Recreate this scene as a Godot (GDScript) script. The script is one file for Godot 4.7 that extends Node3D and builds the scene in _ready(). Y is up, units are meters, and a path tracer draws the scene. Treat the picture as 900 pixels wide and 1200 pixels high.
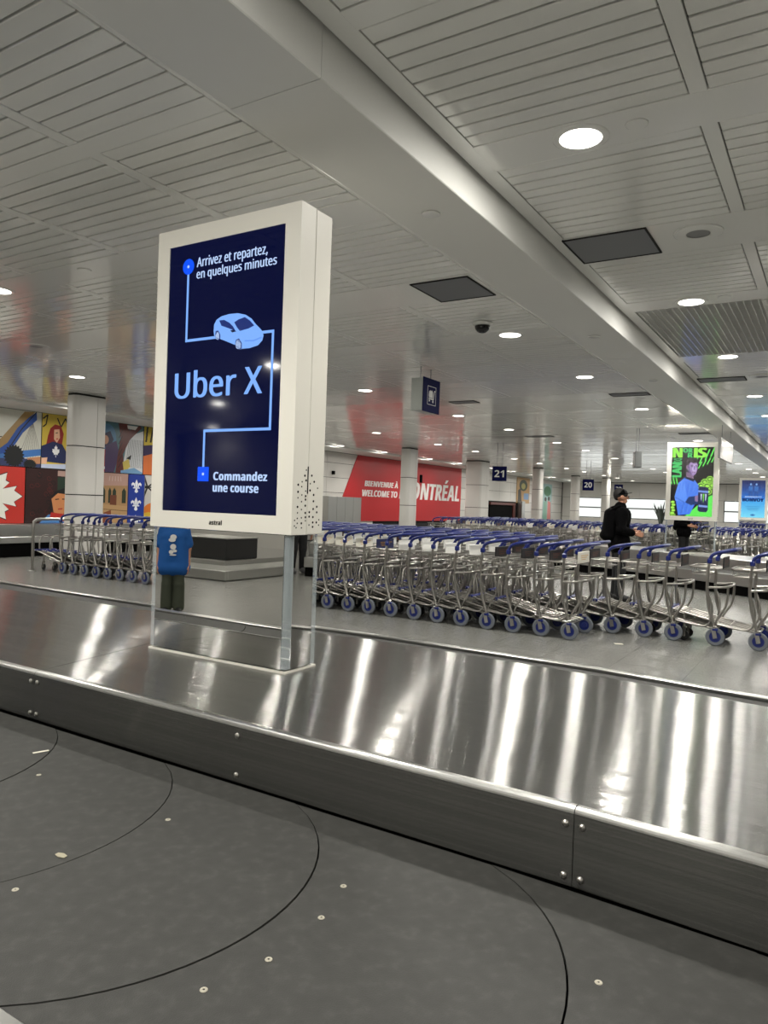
extends Node3D
# Baggage claim hall: camera at the origin's height 1.45 m, -Z runs along the ceiling beam, +X along the steel carousel.

const CL := 3.40      # ceiling left of the beam
const CR := 3.554     # ceiling right of the beam
const WX := -16.4     # mural wall
const ORD := ["first", "second", "third", "fourth", "fifth", "sixth", "seventh", "eighth", "ninth", "tenth", "eleventh", "twelfth", "thirteenth", "fourteenth", "fifteenth", "sixteenth", "seventeenth", "eighteenth", "nineteenth", "twentieth", "twenty-first", "twenty-second", "twenty-third", "twenty-fourth", "twenty-fifth", "twenty-sixth", "twenty-seventh", "twenty-eighth", "twenty-ninth", "thirtieth"]
const EXPO := 48.0      # the camera's exposure; every light below is given for an exposure of 1 and divided by it
const LAMP := 2.85 / EXPO       # wide light of a downlight
const BEAM := 2.95 / EXPO       # its downward cone
const GLOW := 9.0
const WARM := Color(1.0, 0.985, 0.95)

var used := {}
var mats := {}
var rng := RandomNumberGenerator.new()

# ------------------------------------------------------------------ mesh builder
class B:
	var v := PackedVector3Array()
	var n := PackedVector3Array()
	var u := PackedVector2Array()
	var X := Transform3D()
	func tri(a: Vector3, b: Vector3, c: Vector3, na: Vector3, nb: Vector3, nc: Vector3, ua := Vector2(), ub := Vector2(), uc := Vector2()) -> void:
		if ((b - a).cross(c - a).dot(na + nb + nc) > 0.0) == (X.basis.determinant() > 0.0):
			var t := b; b = c; c = t
			t = nb; nb = nc; nc = t
			var s := ub; ub = uc; uc = s
		v.push_back(X * a); v.push_back(X * b); v.push_back(X * c)
		n.push_back((X.basis * na).normalized()); n.push_back((X.basis * nb).normalized()); n.push_back((X.basis * nc).normalized())
		u.push_back(ua); u.push_back(ub); u.push_back(uc)
	func quad(a: Vector3, b: Vector3, c: Vector3, d: Vector3, nn: Vector3, uv := [Vector2(0, 1), Vector2(1, 1), Vector2(1, 0), Vector2(0, 0)]) -> void:
		tri(a, b, c, nn, nn, nn, uv[0], uv[1], uv[2])
		tri(a, c, d, nn, nn, nn, uv[0], uv[2], uv[3])
	func box(c: Vector3, s: Vector3, ch := 0.0) -> void:
		var h := s * 0.5
		if ch <= 0.0:
			for ax in 3:
				for sg in [-1.0, 1.0]:
					var nn := Vector3(); nn[ax] = sg
					var a1 := (ax + 1) % 3
					var a2 := (ax + 2) % 3
					var p := []
					for q in [[-1, -1], [1, -1], [1, 1], [-1, 1]]:
						var w := Vector3(); w[ax] = sg * h[ax]; w[a1] = q[0] * h[a1]; w[a2] = q[1] * h[a2]
						p.append(c + w)
					var su: float = s[a1]
					var sv: float = s[a2]
					quad(p[0], p[1], p[2], p[3], nn, [Vector2(0, 0), Vector2(su, 0), Vector2(su, sv), Vector2(0, sv)])
			return
		for ax in 3:
			var a1 := (ax + 1) % 3
			var a2 := (ax + 2) % 3
			for sg in [-1.0, 1.0]:
				var nn := Vector3(); nn[ax] = sg
				var p := []
				for q in [[-1, -1], [1, -1], [1, 1], [-1, 1]]:
					var w := Vector3(); w[ax] = sg * h[ax]; w[a1] = q[0] * (h[a1] - ch); w[a2] = q[1] * (h[a2] - ch)
					p.append(c + w)
				quad(p[0], p[1], p[2], p[3], nn)
			for s1 in [-1.0, 1.0]:
				for s2 in [-1.0, 1.0]:
					var p := []
					for q in [-1.0, 1.0]:
						var w := Vector3(); w[ax] = q * (h[ax] - ch); w[a1] = s1 * h[a1]; w[a2] = s2 * (h[a2] - ch)
						var w2 := Vector3(); w2[ax] = q * (h[ax] - ch); w2[a1] = s1 * (h[a1] - ch); w2[a2] = s2 * h[a2]
						p.append(c + w); p.append(c + w2)
					var nn := Vector3(); nn[a1] = s1; nn[a2] = s2
					quad(p[0], p[1], p[3], p[2], nn.normalized())
		for sx in [-1.0, 1.0]:
			for sy in [-1.0, 1.0]:
				for sz in [-1.0, 1.0]:
					var nn := Vector3(sx, sy, sz).normalized()
					tri(c + Vector3(sx * h.x, sy * (h.y - ch), sz * (h.z - ch)), c + Vector3(sx * (h.x - ch), sy * h.y, sz * (h.z - ch)), c + Vector3(sx * (h.x - ch), sy * (h.y - ch), sz * h.z), nn, nn, nn)
	func tube(pts: Array, r, sides := 8, caps := true) -> void:
		var rings := []
		var up := Vector3.UP
		var last := Vector3()
		for i in pts.size():
			var p: Vector3 = pts[i]
			var t: Vector3
			if i == 0: t = (pts[1] - p).normalized()
			elif i == pts.size() - 1: t = (p - pts[i - 1]).normalized()
			else: t = ((p - pts[i - 1]).normalized() + (pts[i + 1] - p).normalized()).normalized()
			if i == 0:
				if absf(t.dot(up)) > 0.95: up = Vector3.RIGHT
				last = (up - t * up.dot(t)).normalized()
			else:
				last = (last - t * last.dot(t)).normalized()
			var bi := t.cross(last)
			var rr: float = r[i] if r is Array else r
			var ring := []
			for k in sides:
				var a := TAU * k / sides
				var d := last * cos(a) + bi * sin(a)
				ring.append([p + d * rr, d])
			rings.append(ring)
		for i in rings.size() - 1:
			for k in sides:
				var a = rings[i][k]; var b = rings[i][(k + 1) % sides]; var c = rings[i + 1][(k + 1) % sides]; var d = rings[i + 1][k]
				tri(a[0], b[0], c[0], a[1], b[1], c[1]); tri(a[0], c[0], d[0], a[1], c[1], d[1])
		if caps:
			for e in [0, rings.size() - 1]:
				var cn: Vector3 = (pts[0] - pts[1]).normalized() if e == 0 else (pts[-1] - pts[-2]).normalized()
				for k in range(1, sides - 1):
					tri(rings[e][0][0], rings[e][k][0], rings[e][k + 1][0], cn, cn, cn)
	func lathe(prof: Array, seg := 20) -> void:      # [radius, y], turned about Y, flat between profile points
		for i in prof.size() - 1:
			var a: Vector2 = prof[i]
			var b: Vector2 = prof[i + 1]
			var d := b - a
			var pn := Vector2(d.y, -d.x).normalized()
			for k in seg:
				var t0 := TAU * k / seg
				var t1 := TAU * (k + 1) / seg
				var c0 := Vector3(cos(t0), 0, sin(t0)); var c1 := Vector3(cos(t1), 0, sin(t1))
				var n0 := c0 * pn.x + Vector3(0, pn.y, 0); var n1 := c1 * pn.x + Vector3(0, pn.y, 0)
				var p00 := c0 * a.x + Vector3(0, a.y, 0); var p01 := c1 * a.x + Vector3(0, a.y, 0)
				var p10 := c0 * b.x + Vector3(0, b.y, 0); var p11 := c1 * b.x + Vector3(0, b.y, 0)
				if a.x > 1e-6: tri(p00, p01, p11, n0, n1, n1)
				if b.x > 1e-6: tri(p00, p11, p10, n0, n1, n0)
	func prism(poly: PackedVector2Array, z0: float, z1: float, back := true) -> void:     # in the XY plane, extruded along Z
		var ids := Geometry2D.triangulate_polygon(poly)
		for i in range(0, ids.size(), 3):
			for s in ([1, -1] if back else [1]):
				var z := z1 if s > 0 else z0
				var p := []
				for k in 3:
					var w := poly[ids[i + k]]
					p.append(Vector3(w.x, w.y, z))
				var nn := Vector3(0, 0, s)
				tri(p[0], p[1], p[2], nn, nn, nn, poly[ids[i]], poly[ids[i + 1]], poly[ids[i + 2]])
		var cw := Geometry2D.is_polygon_clockwise(poly)
		for i in poly.size():
			var a := poly[i]
			var b := poly[(i + 1) % poly.size()]
			var d := b - a
			if d.length() < 1e-7: continue
			var nn := Vector3(d.y, -d.x, 0).normalized() * (-1.0 if cw else 1.0)
			quad(Vector3(a.x, a.y, z0), Vector3(b.x, b.y, z0), Vector3(b.x, b.y, z1), Vector3(a.x, a.y, z1), nn, [Vector2(0, 0), Vector2(d.length(), 0), Vector2(d.length(), z1 - z0), Vector2(0, z1 - z0)])
	func slab(poly: PackedVector2Array, y0: float, y1: float) -> void:       # polygon of (x, z), extruded along Y
		var keep := X
		X = X * Transform3D(Basis(Vector3(1, 0, 0), Vector3(0, 0, 1), Vector3(0, -1, 0)), Vector3())
		prism(poly, -y1, -y0)
		X = keep
		var m := PackedVector2Array()
		m.resize(u.size())
	func mesh() -> ArrayMesh:
		var a := []
		a.resize(Mesh.ARRAY_MAX)
		a[Mesh.ARRAY_VERTEX] = v; a[Mesh.ARRAY_NORMAL] = n; a[Mesh.ARRAY_TEX_UV] = u
		var m := ArrayMesh.new()
		m.add_surface_from_arrays(Mesh.PRIMITIVE_TRIANGLES, a)
		return m

# ------------------------------------------------------------------ picture painter (flat print only)
class Pic:
	var im: Image
	var w: int
	var h: int
	var sx := 1.0
	func _init(ww: int, hh: int, c: Color) -> void:
		w = ww; h = hh
		im = Image.create(w, h, false, Image.FORMAT_RGB8)
		im.fill(c)
	func poly(pts: Array, c: Color) -> void:           # points in 0..1, y down
		var p := PackedVector2Array()
		var y0 := 1e9
		var y1 := -1e9
		for q in pts:
			var s := Vector2(q[0] * sx * w, q[1] * h)
			p.push_back(s); y0 = minf(y0, s.y); y1 = maxf(y1, s.y)
		for y in range(maxi(0, int(y0)), mini(h, int(y1) + 1)):
			var xs := []
			var yy := y + 0.5
			for i in p.size():
				var a := p[i]
				var b := p[(i + 1) % p.size()]
				if (a.y <= yy) != (b.y <= yy): xs.append(a.x + (yy - a.y) / (b.y - a.y) * (b.x - a.x))
			xs.sort()
			for i in range(0, xs.size() - 1, 2):
				var l := int(round(xs[i]))
				im.fill_rect(Rect2i(l, y, int(round(xs[i + 1])) - l, 1), c)
	func disc(x: float, y: float, rx: float, ry: float, c: Color) -> void:
		var pts := []
		for k in 28: pts.append([x + rx * cos(TAU * k / 28), y + ry * sin(TAU * k / 28)])
		poly(pts, c)
	func line(pts: Array, t: float, c: Color) -> void:
		for i in pts.size() - 1:
			var a := Vector2(pts[i][0] * sx * w, pts[i][1] * h)
			var b := Vector2(pts[i + 1][0] * sx * w, pts[i + 1][1] * h)
			var d := (b - a).normalized().orthogonal() * t * w * 0.5
			poly([[(a + d).x / w / sx, (a + d).y / h], [(b + d).x / w / sx, (b + d).y / h], [(b - d).x / w / sx, (b - d).y / h], [(a - d).x / w / sx, (a - d).y / h]], c)
	func tex() -> ImageTexture:
		return ImageTexture.create_from_image(im)

# ------------------------------------------------------------------ names, tags, materials
func numbered(called: String) -> String:
	if not used.has(called):
		used[called] = 0
		return called
	used[called] += 1
	return "%s_%03d" % [called, used[called]]

func tag(o: Node, label: String, category := "", group := "", kind := "") -> void:
	if label: o.set_meta("label", label)
	if category: o.set_meta("category", category)
	if group: o.set_meta("group", group)
	if kind: o.set_meta("kind", kind)

func thing(called: String, label: String, category: String, at := Vector3.ZERO, turn := 0.0, group := "") -> Node3D:
	var o := Node3D.new()
	o.name = numbered(called)
	add_child(o)
	o.position = at
	o.rotation.y = turn
	tag(o, label, category, group)
	return o

func obj(called: String, m, material: Material, parent: Node = null, at := Vector3.ZERO) -> MeshInstance3D:
	var o := MeshInstance3D.new()
	o.mesh = m.mesh() if m is B else m
	o.material_override = material
	if parent == null:
		o.name = numbered(called)
		add_child(o)
	else:
		o.name = called
		parent.add_child(o, true)
	o.position = at
	return o

func struct(called: String, m, material: Material, at := Vector3.ZERO) -> MeshInstance3D:
	var o := obj(called, m, material, null, at)
	o.set_meta("kind", "structure")
	o.set_meta("label", "part of the hall: " + called.replace("_", " "))
	return o

func many(called: String, m: Mesh, material: Material, xf: Array, parent: Node) -> void:
	var mm := MultiMesh.new()
	mm.transform_format = MultiMesh.TRANSFORM_3D
	mm.mesh = m
	mm.instance_count = xf.size()
	for i in xf.size(): mm.set_instance_transform(i, xf[i])
	var o := MultiMeshInstance3D.new()
	o.multimesh = mm
	o.material_override = material
	o.name = called
	o.set_meta("kind", "stuff")
	parent.add_child(o, true)

func mat(called: String, c: Color, rough := 0.6, metal := 0.0, spec := 0.5) -> StandardMaterial3D:
	if mats.has(called): return mats[called]
	var m := StandardMaterial3D.new()
	m.resource_name = called
	m.albedo_color = c
	m.roughness = rough
	m.metallic = metal
	m.metallic_specular = spec
	mats[called] = m
	return m

func glow(called: String, c: Color, e := 1.0, rough := 0.3) -> StandardMaterial3D:
	var m := mat(called, Color(0.02, 0.02, 0.02), rough)
	m.metallic_specular = 0.3
	m.emission_enabled = true
	m.emission = c
	m.emission_energy_multiplier = e / EXPO
	return m

func noise(freq: float, kind: int, oct: int, sz: int, cols: Array, seed_ := 1, normal := false, bump := 4.0) -> NoiseTexture2D:
	var f := FastNoiseLite.new()
	f.noise_type = kind
	f.frequency = freq
	f.seed = seed_
	f.fractal_octaves = oct
	f.cellular_return_type = FastNoiseLite.RETURN_CELL_VALUE
	var t := NoiseTexture2D.new()
	t.width = sz; t.height = sz
	t.seamless = true
	t.noise = f
	t.as_normal_map = normal
	t.bump_strength = bump
	if cols.size():
		var g := Gradient.new()
		var offs := PackedFloat32Array()
		var cs := PackedColorArray()
		for i in cols.size():
			offs.push_back(cols[i][0]); cs.push_back(cols[i][1])
		g.offsets = offs; g.colors = cs
		t.color_ramp = g
	return t

func tri_tex(m: StandardMaterial3D, t: Texture2D, scale: float) -> void:
	m.albedo_texture = t
	m.uv1_triplanar = true
	m.uv1_world_triplanar = true
	m.uv1_scale = Vector3.ONE * scale

func grey(a: float) -> Color:
	return Color(a, a, a)

# lettering: front faces +Z, lower-left corner at the origin, fitted to w x h (h = 0 keeps the proportion); shear leans it
func letters(txt: String, w: float, h: float, depth: float, bold := true, shear := 0.0, fat := 0.0) -> ArrayMesh:
	var f := SystemFont.new()
	f.font_names = PackedStringArray(["Droid Sans"])
	f.font_weight = 700 if bold else 400
	var t := TextMesh.new()
	t.text = txt
	t.font = f
	t.font_size = 72
	t.pixel_size = 0.01
	t.depth = 0.1
	t.curve_step = 2.0
	var a := t.get_mesh_arrays()
	var v: PackedVector3Array = a[Mesh.ARRAY_VERTEX]
	var lo := Vector3(1e9, 1e9, 1e9)
	var hi := -lo
	for p in v:
		lo = lo.min(p); hi = hi.max(p)
	var s := hi - lo
	var kx := w / s.x
	var ky := h / s.y if h > 0.0 else kx
	for i in v.size():
		var p := v[i] - lo
		v[i] = Vector3(p.x * kx + p.y * ky * shear, p.y * ky, p.z / s.z * depth)
	a[Mesh.ARRAY_VERTEX] = v
	a[Mesh.ARRAY_TANGENT] = null
	var m := ArrayMesh.new()
	m.add_surface_from_arrays(Mesh.PRIMITIVE_TRIANGLES, a)
	if fat > 0.0:
		# a heavier face: the outlines set side by side
		var st := SurfaceTool.new()
		for k in 3: st.append_from(m, 0, Transform3D(Basis(), Vector3(fat * (k - 1), 0, 0.0002 * k)))
		return st.commit()
	return m

func rounded(w: float, h: float, r: float, seg := 5) -> PackedVector2Array:
	var p := PackedVector2Array()
	var c := [Vector2(w / 2 - r, h / 2 - r), Vector2(-w / 2 + r, h / 2 - r), Vector2(-w / 2 + r, -h / 2 + r), Vector2(w / 2 - r, -h / 2 + r)]
	for k in 4:
		for i in seg + 1:
			var a := PI / 2 * (k + float(i) / seg)
			p.push_back(c[k] + Vector2(cos(a), sin(a)) * r)
	return p

# ------------------------------------------------------------------ the whole
func _ready() -> void:
	rng.seed = 7
	setup_view()
	make_materials()
	shell()
	ceiling_field()
	lamps()
	ceiling_fittings()
	columns()
	left_wall()
	far_wall()
	main_carousel()
	other_carousels()
	totems()
	hanging_signs()
	all_carts()
	people()
	small_things()

func setup_view() -> void:
	var cam := Camera3D.new()
	cam.name = "camera"
	cam.fov = rad_to_deg(2.0 * atan(600.0 / 860.0))
	cam.position = Vector3(0, 1.45, 0)
	cam.rotation_degrees = Vector3(-0.674, 31.721, 1.998)
	cam.near = 0.05
	cam.far = 200.0
	add_child(cam)
	cam.current = true
	var e := Environment.new()
	e.background_mode = Environment.BG_COLOR
	e.background_color = Color(0.05, 0.05, 0.055)
	e.tonemap_mode = Environment.TONE_MAPPER_LINEAR
	e.tonemap_exposure = EXPO
	e.background_energy_multiplier = 1.0 / EXPO
	e.sdfgi_enabled = true
	e.ssao_enabled = true
	e.ssil_enabled = true
	var we := WorldEnvironment.new()
	we.name = "world_environment"
	we.environment = e
	add_child(we)

func make_materials() -> void:
	var m := mat("ceiling_paint", Color(0.90, 0.90, 0.885), 0.11, 0.0, 0.6)
	m = mat("beam_paint", Color(0.88, 0.88, 0.865), 0.5)
	mat("gap_black", Color(0.10, 0.10, 0.10), 0.9)
	mat("white_panel", Color(0.80, 0.79, 0.77), 0.35)
	mat("cream_paint", Color(0.87, 0.86, 0.825), 0.45)
	mat("black", Color(0.025, 0.025, 0.025), 0.8, 0.0, 0.2)
	mat("dark_vent", Color(0.47, 0.475, 0.49), 0.6)
	mat("red_print", Color(0.72, 0.10, 0.13), 0.45)
	mat("white_print", Color(0.92, 0.92, 0.91), 0.5)
	mat("blue_plastic", Color(0.04, 0.12, 0.41), 0.3)
	mat("tyre_grey", Color(0.40, 0.42, 0.45), 0.6)
	mat("caster_dark", Color(0.07, 0.07, 0.08), 0.6)
	mat("navy_sign", Color(0.035, 0.06, 0.28), 0.5, 0.0, 0.2)
	mat("chrome", Color(0.66, 0.65, 0.63), 0.28, 1.0)
	mat("mirror", Color(0.86, 0.86, 0.85), 0.0, 1.0)
	m = mat("acrylic", Color(0.90, 0.95, 0.97, 0.22), 0.05)
	m.transparency = BaseMaterial3D.TRANSPARENCY_ALPHA
	# brushed stainless: uv.x runs along the direction in which highlights stretch
	# the brushing itself is a relief of fine parallel grooves; the low waves bend the reflections
	var brush := Image.create(2048, 4, false, Image.FORMAT_RGB8)
	for x in 2048:
		var t := rng.randfn(0.0, 0.20)
		for y in 4:
			var nn := Vector3(clampf(t, -0.6, 0.6), 0.0, 1.0).normalized()
			brush.set_pixel(x, y, Color(nn.x * 0.5 + 0.5, nn.y * 0.5 + 0.5, nn.z * 0.5 + 0.5))
	var bt := ImageTexture.create_from_image(brush)
	m = mat("brushed_top", Color(0.545, 0.545, 0.535), 0.15, 0.87)
	m.anisotropy_enabled = true
	m.anisotropy = 1.0
	m.normal_enabled = true
	m.normal_texture = bt
	m.normal_scale = 1.0
	m.uv1_scale = Vector3(3.1, 0.33, 1)
	m = mat("brushed_side", Color(0.50, 0.50, 0.49), 0.22, 1.0)
	m.anisotropy_enabled = true
	m.anisotropy = 0.9
	m.normal_enabled = true
	m.normal_texture = bt
	m.normal_scale = 1.0
	m.normal_scale = 0.5
	m.uv1_scale = Vector3(5.3, 0.37, 1)
	m = mat("steel_plain", Color(0.70, 0.70, 0.69), 0.30, 1.0)
	m = mat("belt_rubber", Color(0.445, 0.445, 0.43), 0.62, 0.0, 0.45)
	tri_tex(m, noise(0.016, FastNoiseLite.TYPE_SIMPLEX, 7, 1024, [[0.0, grey(0.48)], [0.40, grey(0.515)], [0.60, grey(0.53)], [1.0, grey(0.61)]], 3), 0.8)
	m.heightmap_enabled = true
	m.heightmap_texture = noise(0.25, FastNoiseLite.TYPE_SIMPLEX, 3, 1024, [], 9)
	m.heightmap_scale = 0.06
	m = mat("terrazzo", Color(0.635, 0.635, 0.615), 0.27, 0.0, 0.5)
	tri_tex(m, noise(0.11, FastNoiseLite.TYPE_CELLULAR, 2, 1024, [[0.0, grey(0.58)], [0.3, grey(0.68)], [0.6, grey(0.73)], [1.0, grey(0.86)]], 4), 1.5)
	mat("floor_joint", Color(0.20, 0.20, 0.19), 0.8)
	mat("skin", Color(0.72, 0.52, 0.42), 0.55)
	glow("lamp_face", Color(1.0, 0.975, 0.92), GLOW)

# ------------------------------------------------------------------ shell
func shell() -> void:
	var b := B.new()
	b.box(Vector3(-2.2, -0.104, -20.5), Vector3(29.4, 0.2, 61.0))
	var fl := struct("floor", b, mats.floor_joint)
	tag(fl, "speckled grey terrazzo tile floor of the hall", "")
	var t := B.new()
	t.box(Vector3(0, -0.004, 0), Vector3(0.657, 0.008, 0.657))
	var tm := t.mesh()
	var rest := []
	for ix in range(-24, 19):
		for iz in range(-75, 15):
			var p := Vector3(-1.10 + 0.66 * ix + 0.33, 0, -6.2 - 0.66 * (-iz) + 0.33 + 0.0)
			p.z = -6.2 + 0.66 * iz + 3.3
			if p.x < -16.2 or p.x > 12.0 or p.z < -50.0 or p.z > 9.3: continue
			if p.x > -9.5 and p.x < 0.6 and p.z < -5.4 and p.z > -14.0:
				obj("tile", tm, mats.terrazzo, fl, p)
			else:
				rest.append(Transform3D(Basis(), p))
	many("far_tiles", tm, mats.terrazzo, rest, fl)
	# the far side of the camera: plain walls that close the hall
	b = B.new()
	b.box(Vector3(12.2, 1.9, -20.5), Vector3(0.3, 4.2, 61.0))
	struct("wall_right", b, mats.white_panel)
	b = B.new()
	b.box(Vector3(-2.2, 1.9, 9.7), Vector3(29.4, 4.2, 0.3))
	struct("wall_front", b, mats.white_panel)
	# the dropped beam between the two ceilings
	var prof := PackedVector2Array([Vector2(-2.025, 3.80), Vector2(-2.025, 3.335), Vector2(-2.03, 3.33), Vector2(-2.565, 3.33), Vector2(-2.575, 3.334), Vector2(-2.64, 3.40), Vector2(-2.64, 3.80)])
	var parent := thing("ceiling_beam", "wide white boxed beam running along the ceiling", "beam")
	parent.set_meta("kind", "structure")
	var z0 := 9.5
	for z1 in [3.93, -2.615, -9.16, -15.7, -22.25, -28.8, -35.3, -41.9, -50.0]:
		b = B.new()
		b.prism(prof, z1 + 0.002, z0 - 0.002)
		obj("beam_casing", b, mats.beam_paint, parent)
		z0 = z1

# ------------------------------------------------------------------ ceiling
var bands := []       # [z, kind]: lamp bands, vent bands, narrow strips
func ceiling_field() -> void:
	var zl := []
	var z := 9.0
	# lamp bands alternate 3.67 and 2.87 apart
	var seq := [8.98, 5.31, 2.44, -1.22, -4.09, -7.76, -10.63, -14.30, -17.17, -20.84, -23.71, -27.38, -30.25, -33.92, -36.79, -40.46, -43.33, -47.0, -49.87]
	bands = seq
	var top := B.new()
	top.box(Vector3(-9.6, CL + 0.13, -20.3), Vector3(14.1, 0.2, 61.0))
	var cl := struct("ceiling", top, mats.gap_black)
	tag(cl, "glossy white slatted metal ceiling left of the beam")
	top = B.new()
	top.box(Vector3(5.1, CR + 0.13, -20.3), Vector3(14.3, 0.2, 61.0))
	var cr := struct("ceiling", top, mats.gap_black)
	tag(cr, "white slatted metal ceiling right of the beam")
	var sides := [[cl, CL, -1], [cr, CR, 1]]
	for sd in sides:
		var par: Node = sd[0]
		var y: float = sd[1]
		var left: bool = sd[2] < 0
		var xs := []      # module edges (strip centres)
		if left:
			var x := -3.72
			while x > -17.0:
				xs.append(x); x -= 1.28
		else:
			var x := -0.665
			while x < 12.6:
				xs.append(x); x += 1.28
		# strips along the beam
		var b := B.new()
		if left: b.box(Vector3(-2.665, y + 0.012, -20.3), Vector3(0.045, 0.024, 61.0))
		else: b.box(Vector3(-1.95, y + 0.012, -20.3), Vector3(0.11, 0.024, 61.0))
		obj("edge_strip", b, mats.ceiling_paint, par)
		for x in xs:
			b = B.new()
			b.box(Vector3(x, y + 0.011, -20.3), Vector3(0.085, 0.024, 61.0), 0.003)
			obj("runner_strip", b, mats.ceiling_paint, par)
		# cross bands
		var cuts := []
		for i in seq.size():
			cuts.append([seq[i], 0.175])
			if i + 1 < seq.size():
				var gap: float = seq[i] - seq[i + 1]
				var mid: float = (seq[i] + seq[i + 1]) / 2
				if gap > 3.2: cuts.append([mid, 0.335])
				else: cuts.append([mid + 0.02, 0.07])
		var x0 := -17.0 if left else -1.9
		var x1 := -2.69 if left else 12.4
		for c in cuts:
			b = B.new()
			b.box(Vector3((x0 + x1) / 2, y + 0.010, c[0]), Vector3(x1 - x0, 0.026, c[1] * 2), 0.003)
			if not left and absf(c[0] + 9.175) < 0.3: continue
			obj("cross_band", b, mats.ceiling_paint, par)
		# slats between strips and bands
		var pitch := 0.1222
		var near := []
		var far := []
		var near_n := 0
		var edges := [[-2.69, -3.6775]] if left else [[-1.895, -0.7075]]
		for i in xs.size() - 1:
			edges.append([xs[i] - 0.0425, xs[i + 1] + 0.0425] if left else [xs[i] + 0.0425, xs[i + 1] - 0.0425])
		var lens := {}
		for i in cuts.size() - 1:
			var za: float = cuts[i][0] - cuts[i][1]
			var zb: float = cuts[i + 1][0] + cuts[i + 1][1]
			var cnt := int(round((za - zb) / pitch))
			var pz := (za - zb) / cnt
			for e in edges:
				if not left and za < -7.7 and zb > -10.7 and e[0] < 0.5: continue      # open grid bay
				var w: float = absf(e[1] - e[0]) - 0.012
				var key := "%.3f" % w
				if not lens.has(key):
					var sb := B.new()
					sb.box(Vector3(0, 0.011, 0), Vector3(w, 0.022, pitch - 0.017), 0.004)
					lens[key] = sb.mesh()
				for k in cnt:
					var p := Vector3((e[0] + e[1]) / 2, y, za - pz * (k + 0.5))
					var tilt := Basis.from_euler(Vector3(rng.randfn(0, 0.0075), 0, rng.randfn(0, 0.0015)))
					far.append([lens[key], Transform3D(tilt, p), Vector2(p.x, p.z).length(), p.z])
		# single slats where they show largest: inside the picture and near
		var score := func(a):
			var p: Vector3 = a[1].origin - Vector3(0, 1.45, 0)
			var fwd := Vector3(-0.5258, 0, -0.8506)
			var rgt := Vector3(0.8506, 0, -0.5258)
			var d := p.dot(fwd)
			if d < 0.8 or absf(p.dot(rgt)) > d * 0.6 or p.y > d * 0.78: return 1e6 + a[2]
			return a[2]
		for a in far: a.append(score.call(a))
		far.sort_custom(func(a, c): return a[4] < c[4])
		for a in far.slice(0, 190):
			var o := obj("slat", a[0], mats.ceiling_paint, par)
			o.transform = a[1]
		var groups := {}
		for a in far.slice(190):
			if not groups.has(a[0]): groups[a[0]] = []
			groups[a[0]].append(a[1])
		for g in groups: many("far_slats", g, mats.ceiling_paint, groups[g], par)
	# open egg-crate bay right of the beam
	var gr := thing("ceiling_grille", "open white egg crate grille in the ceiling right of the beam", "grille", Vector3(-0.70, CR, -9.195))
	var bk := B.new()
	bk.box(Vector3(0, 0.025, 0), Vector3(2.36, 0.005, 2.5))
	obj("backing", bk, mat("grille_back", Color(0.06, 0.065, 0.06), 0.95, 0.0, 0.2), gr)
	var bx := B.new()
	bx.box(Vector3(0, 0.003, 0), Vector3(0.008, 0.018, 2.5))
	var bm := bx.mesh()
	for i in 36: obj("bar", bm, mats.ceiling_paint, gr, Vector3(-1.155 + 0.066 * i, 0, 0))
	bx = B.new()
	bx.box(Vector3(0, 0.003, 0), Vector3(2.36, 0.016, 0.004))
	bm = bx.mesh()
	for i in 41: obj("cross_bar", bm, mats.ceiling_paint, gr, Vector3(0, 0, -1.22 + 0.061 * i))

# ------------------------------------------------------------------ lamps
func lamps() -> void:
	var ring := B.new()
	ring.lathe([Vector2(0.118, 0.004), Vector2(0.150, 0.004), Vector2(0.158, 0.009), Vector2(0.158, 0.02)], 32)
	ring.lathe([Vector2(0.118, 0.022), Vector2(0.118, 0.004)], 32)
	var rm := ring.mesh()
	var lens := B.new()
	lens.lathe([Vector2(0.0, 0.005), Vector2(0.118, 0.005), Vector2(0.118, 0.012)], 32)
	var lm := lens.mesh()
	var rows := [[-3.21, CL, "the lamp row just left of the beam", "the row just left of the beam"], [-7.04, CL, "the second lamp row left of the beam", "the second row left of the beam"], [-10.95, CL, "the third lamp row left of the beam", "the third row left of the beam"], [-14.74, CL, "the lamp row along the mural wall", "the row along the mural wall"], [-1.31, CR, "the lamp row right of the beam", "the first row right of the beam"], [2.53, CR, "", "the second row right of the beam"], [6.4, CR, "", "the third row right of the beam"]]
	for r in rows:
		var k := 0
		var k2 := 0
		for z in bands:
			if z < -48.0: continue
			if r[2] != "" and z < -2.0 and not (r[0] == -1.31 and z < -16):
				var o := thing("downlight", "bright round recessed downlight, %s from the front in %s" % [ORD[k], r[3]], "ceiling lamp", Vector3(r[0], r[1] - 0.014, z), 0.0, "recessed ceiling downlights")
				k += 1
				obj("trim_ring", rm, mats.ceiling_paint, o)
				obj("lamp_lens", lm, mats.lamp_face, o)
				spot(o, Vector3(0, 0.002, 0))
			else:
				var o := thing("downlight", "round recessed downlight outside the picture, %s in %s" % [ORD[k2], r[3]], "ceiling lamp", Vector3(r[0], r[1] - 0.014, z), 0.0, "downlights outside the view")
				k2 += 1
				obj("trim_ring", rm, mats.ceiling_paint, o)
				obj("lamp_lens", lm, mats.lamp_face, o)
				spot(o, Vector3(0, 0.002, 0))

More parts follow.
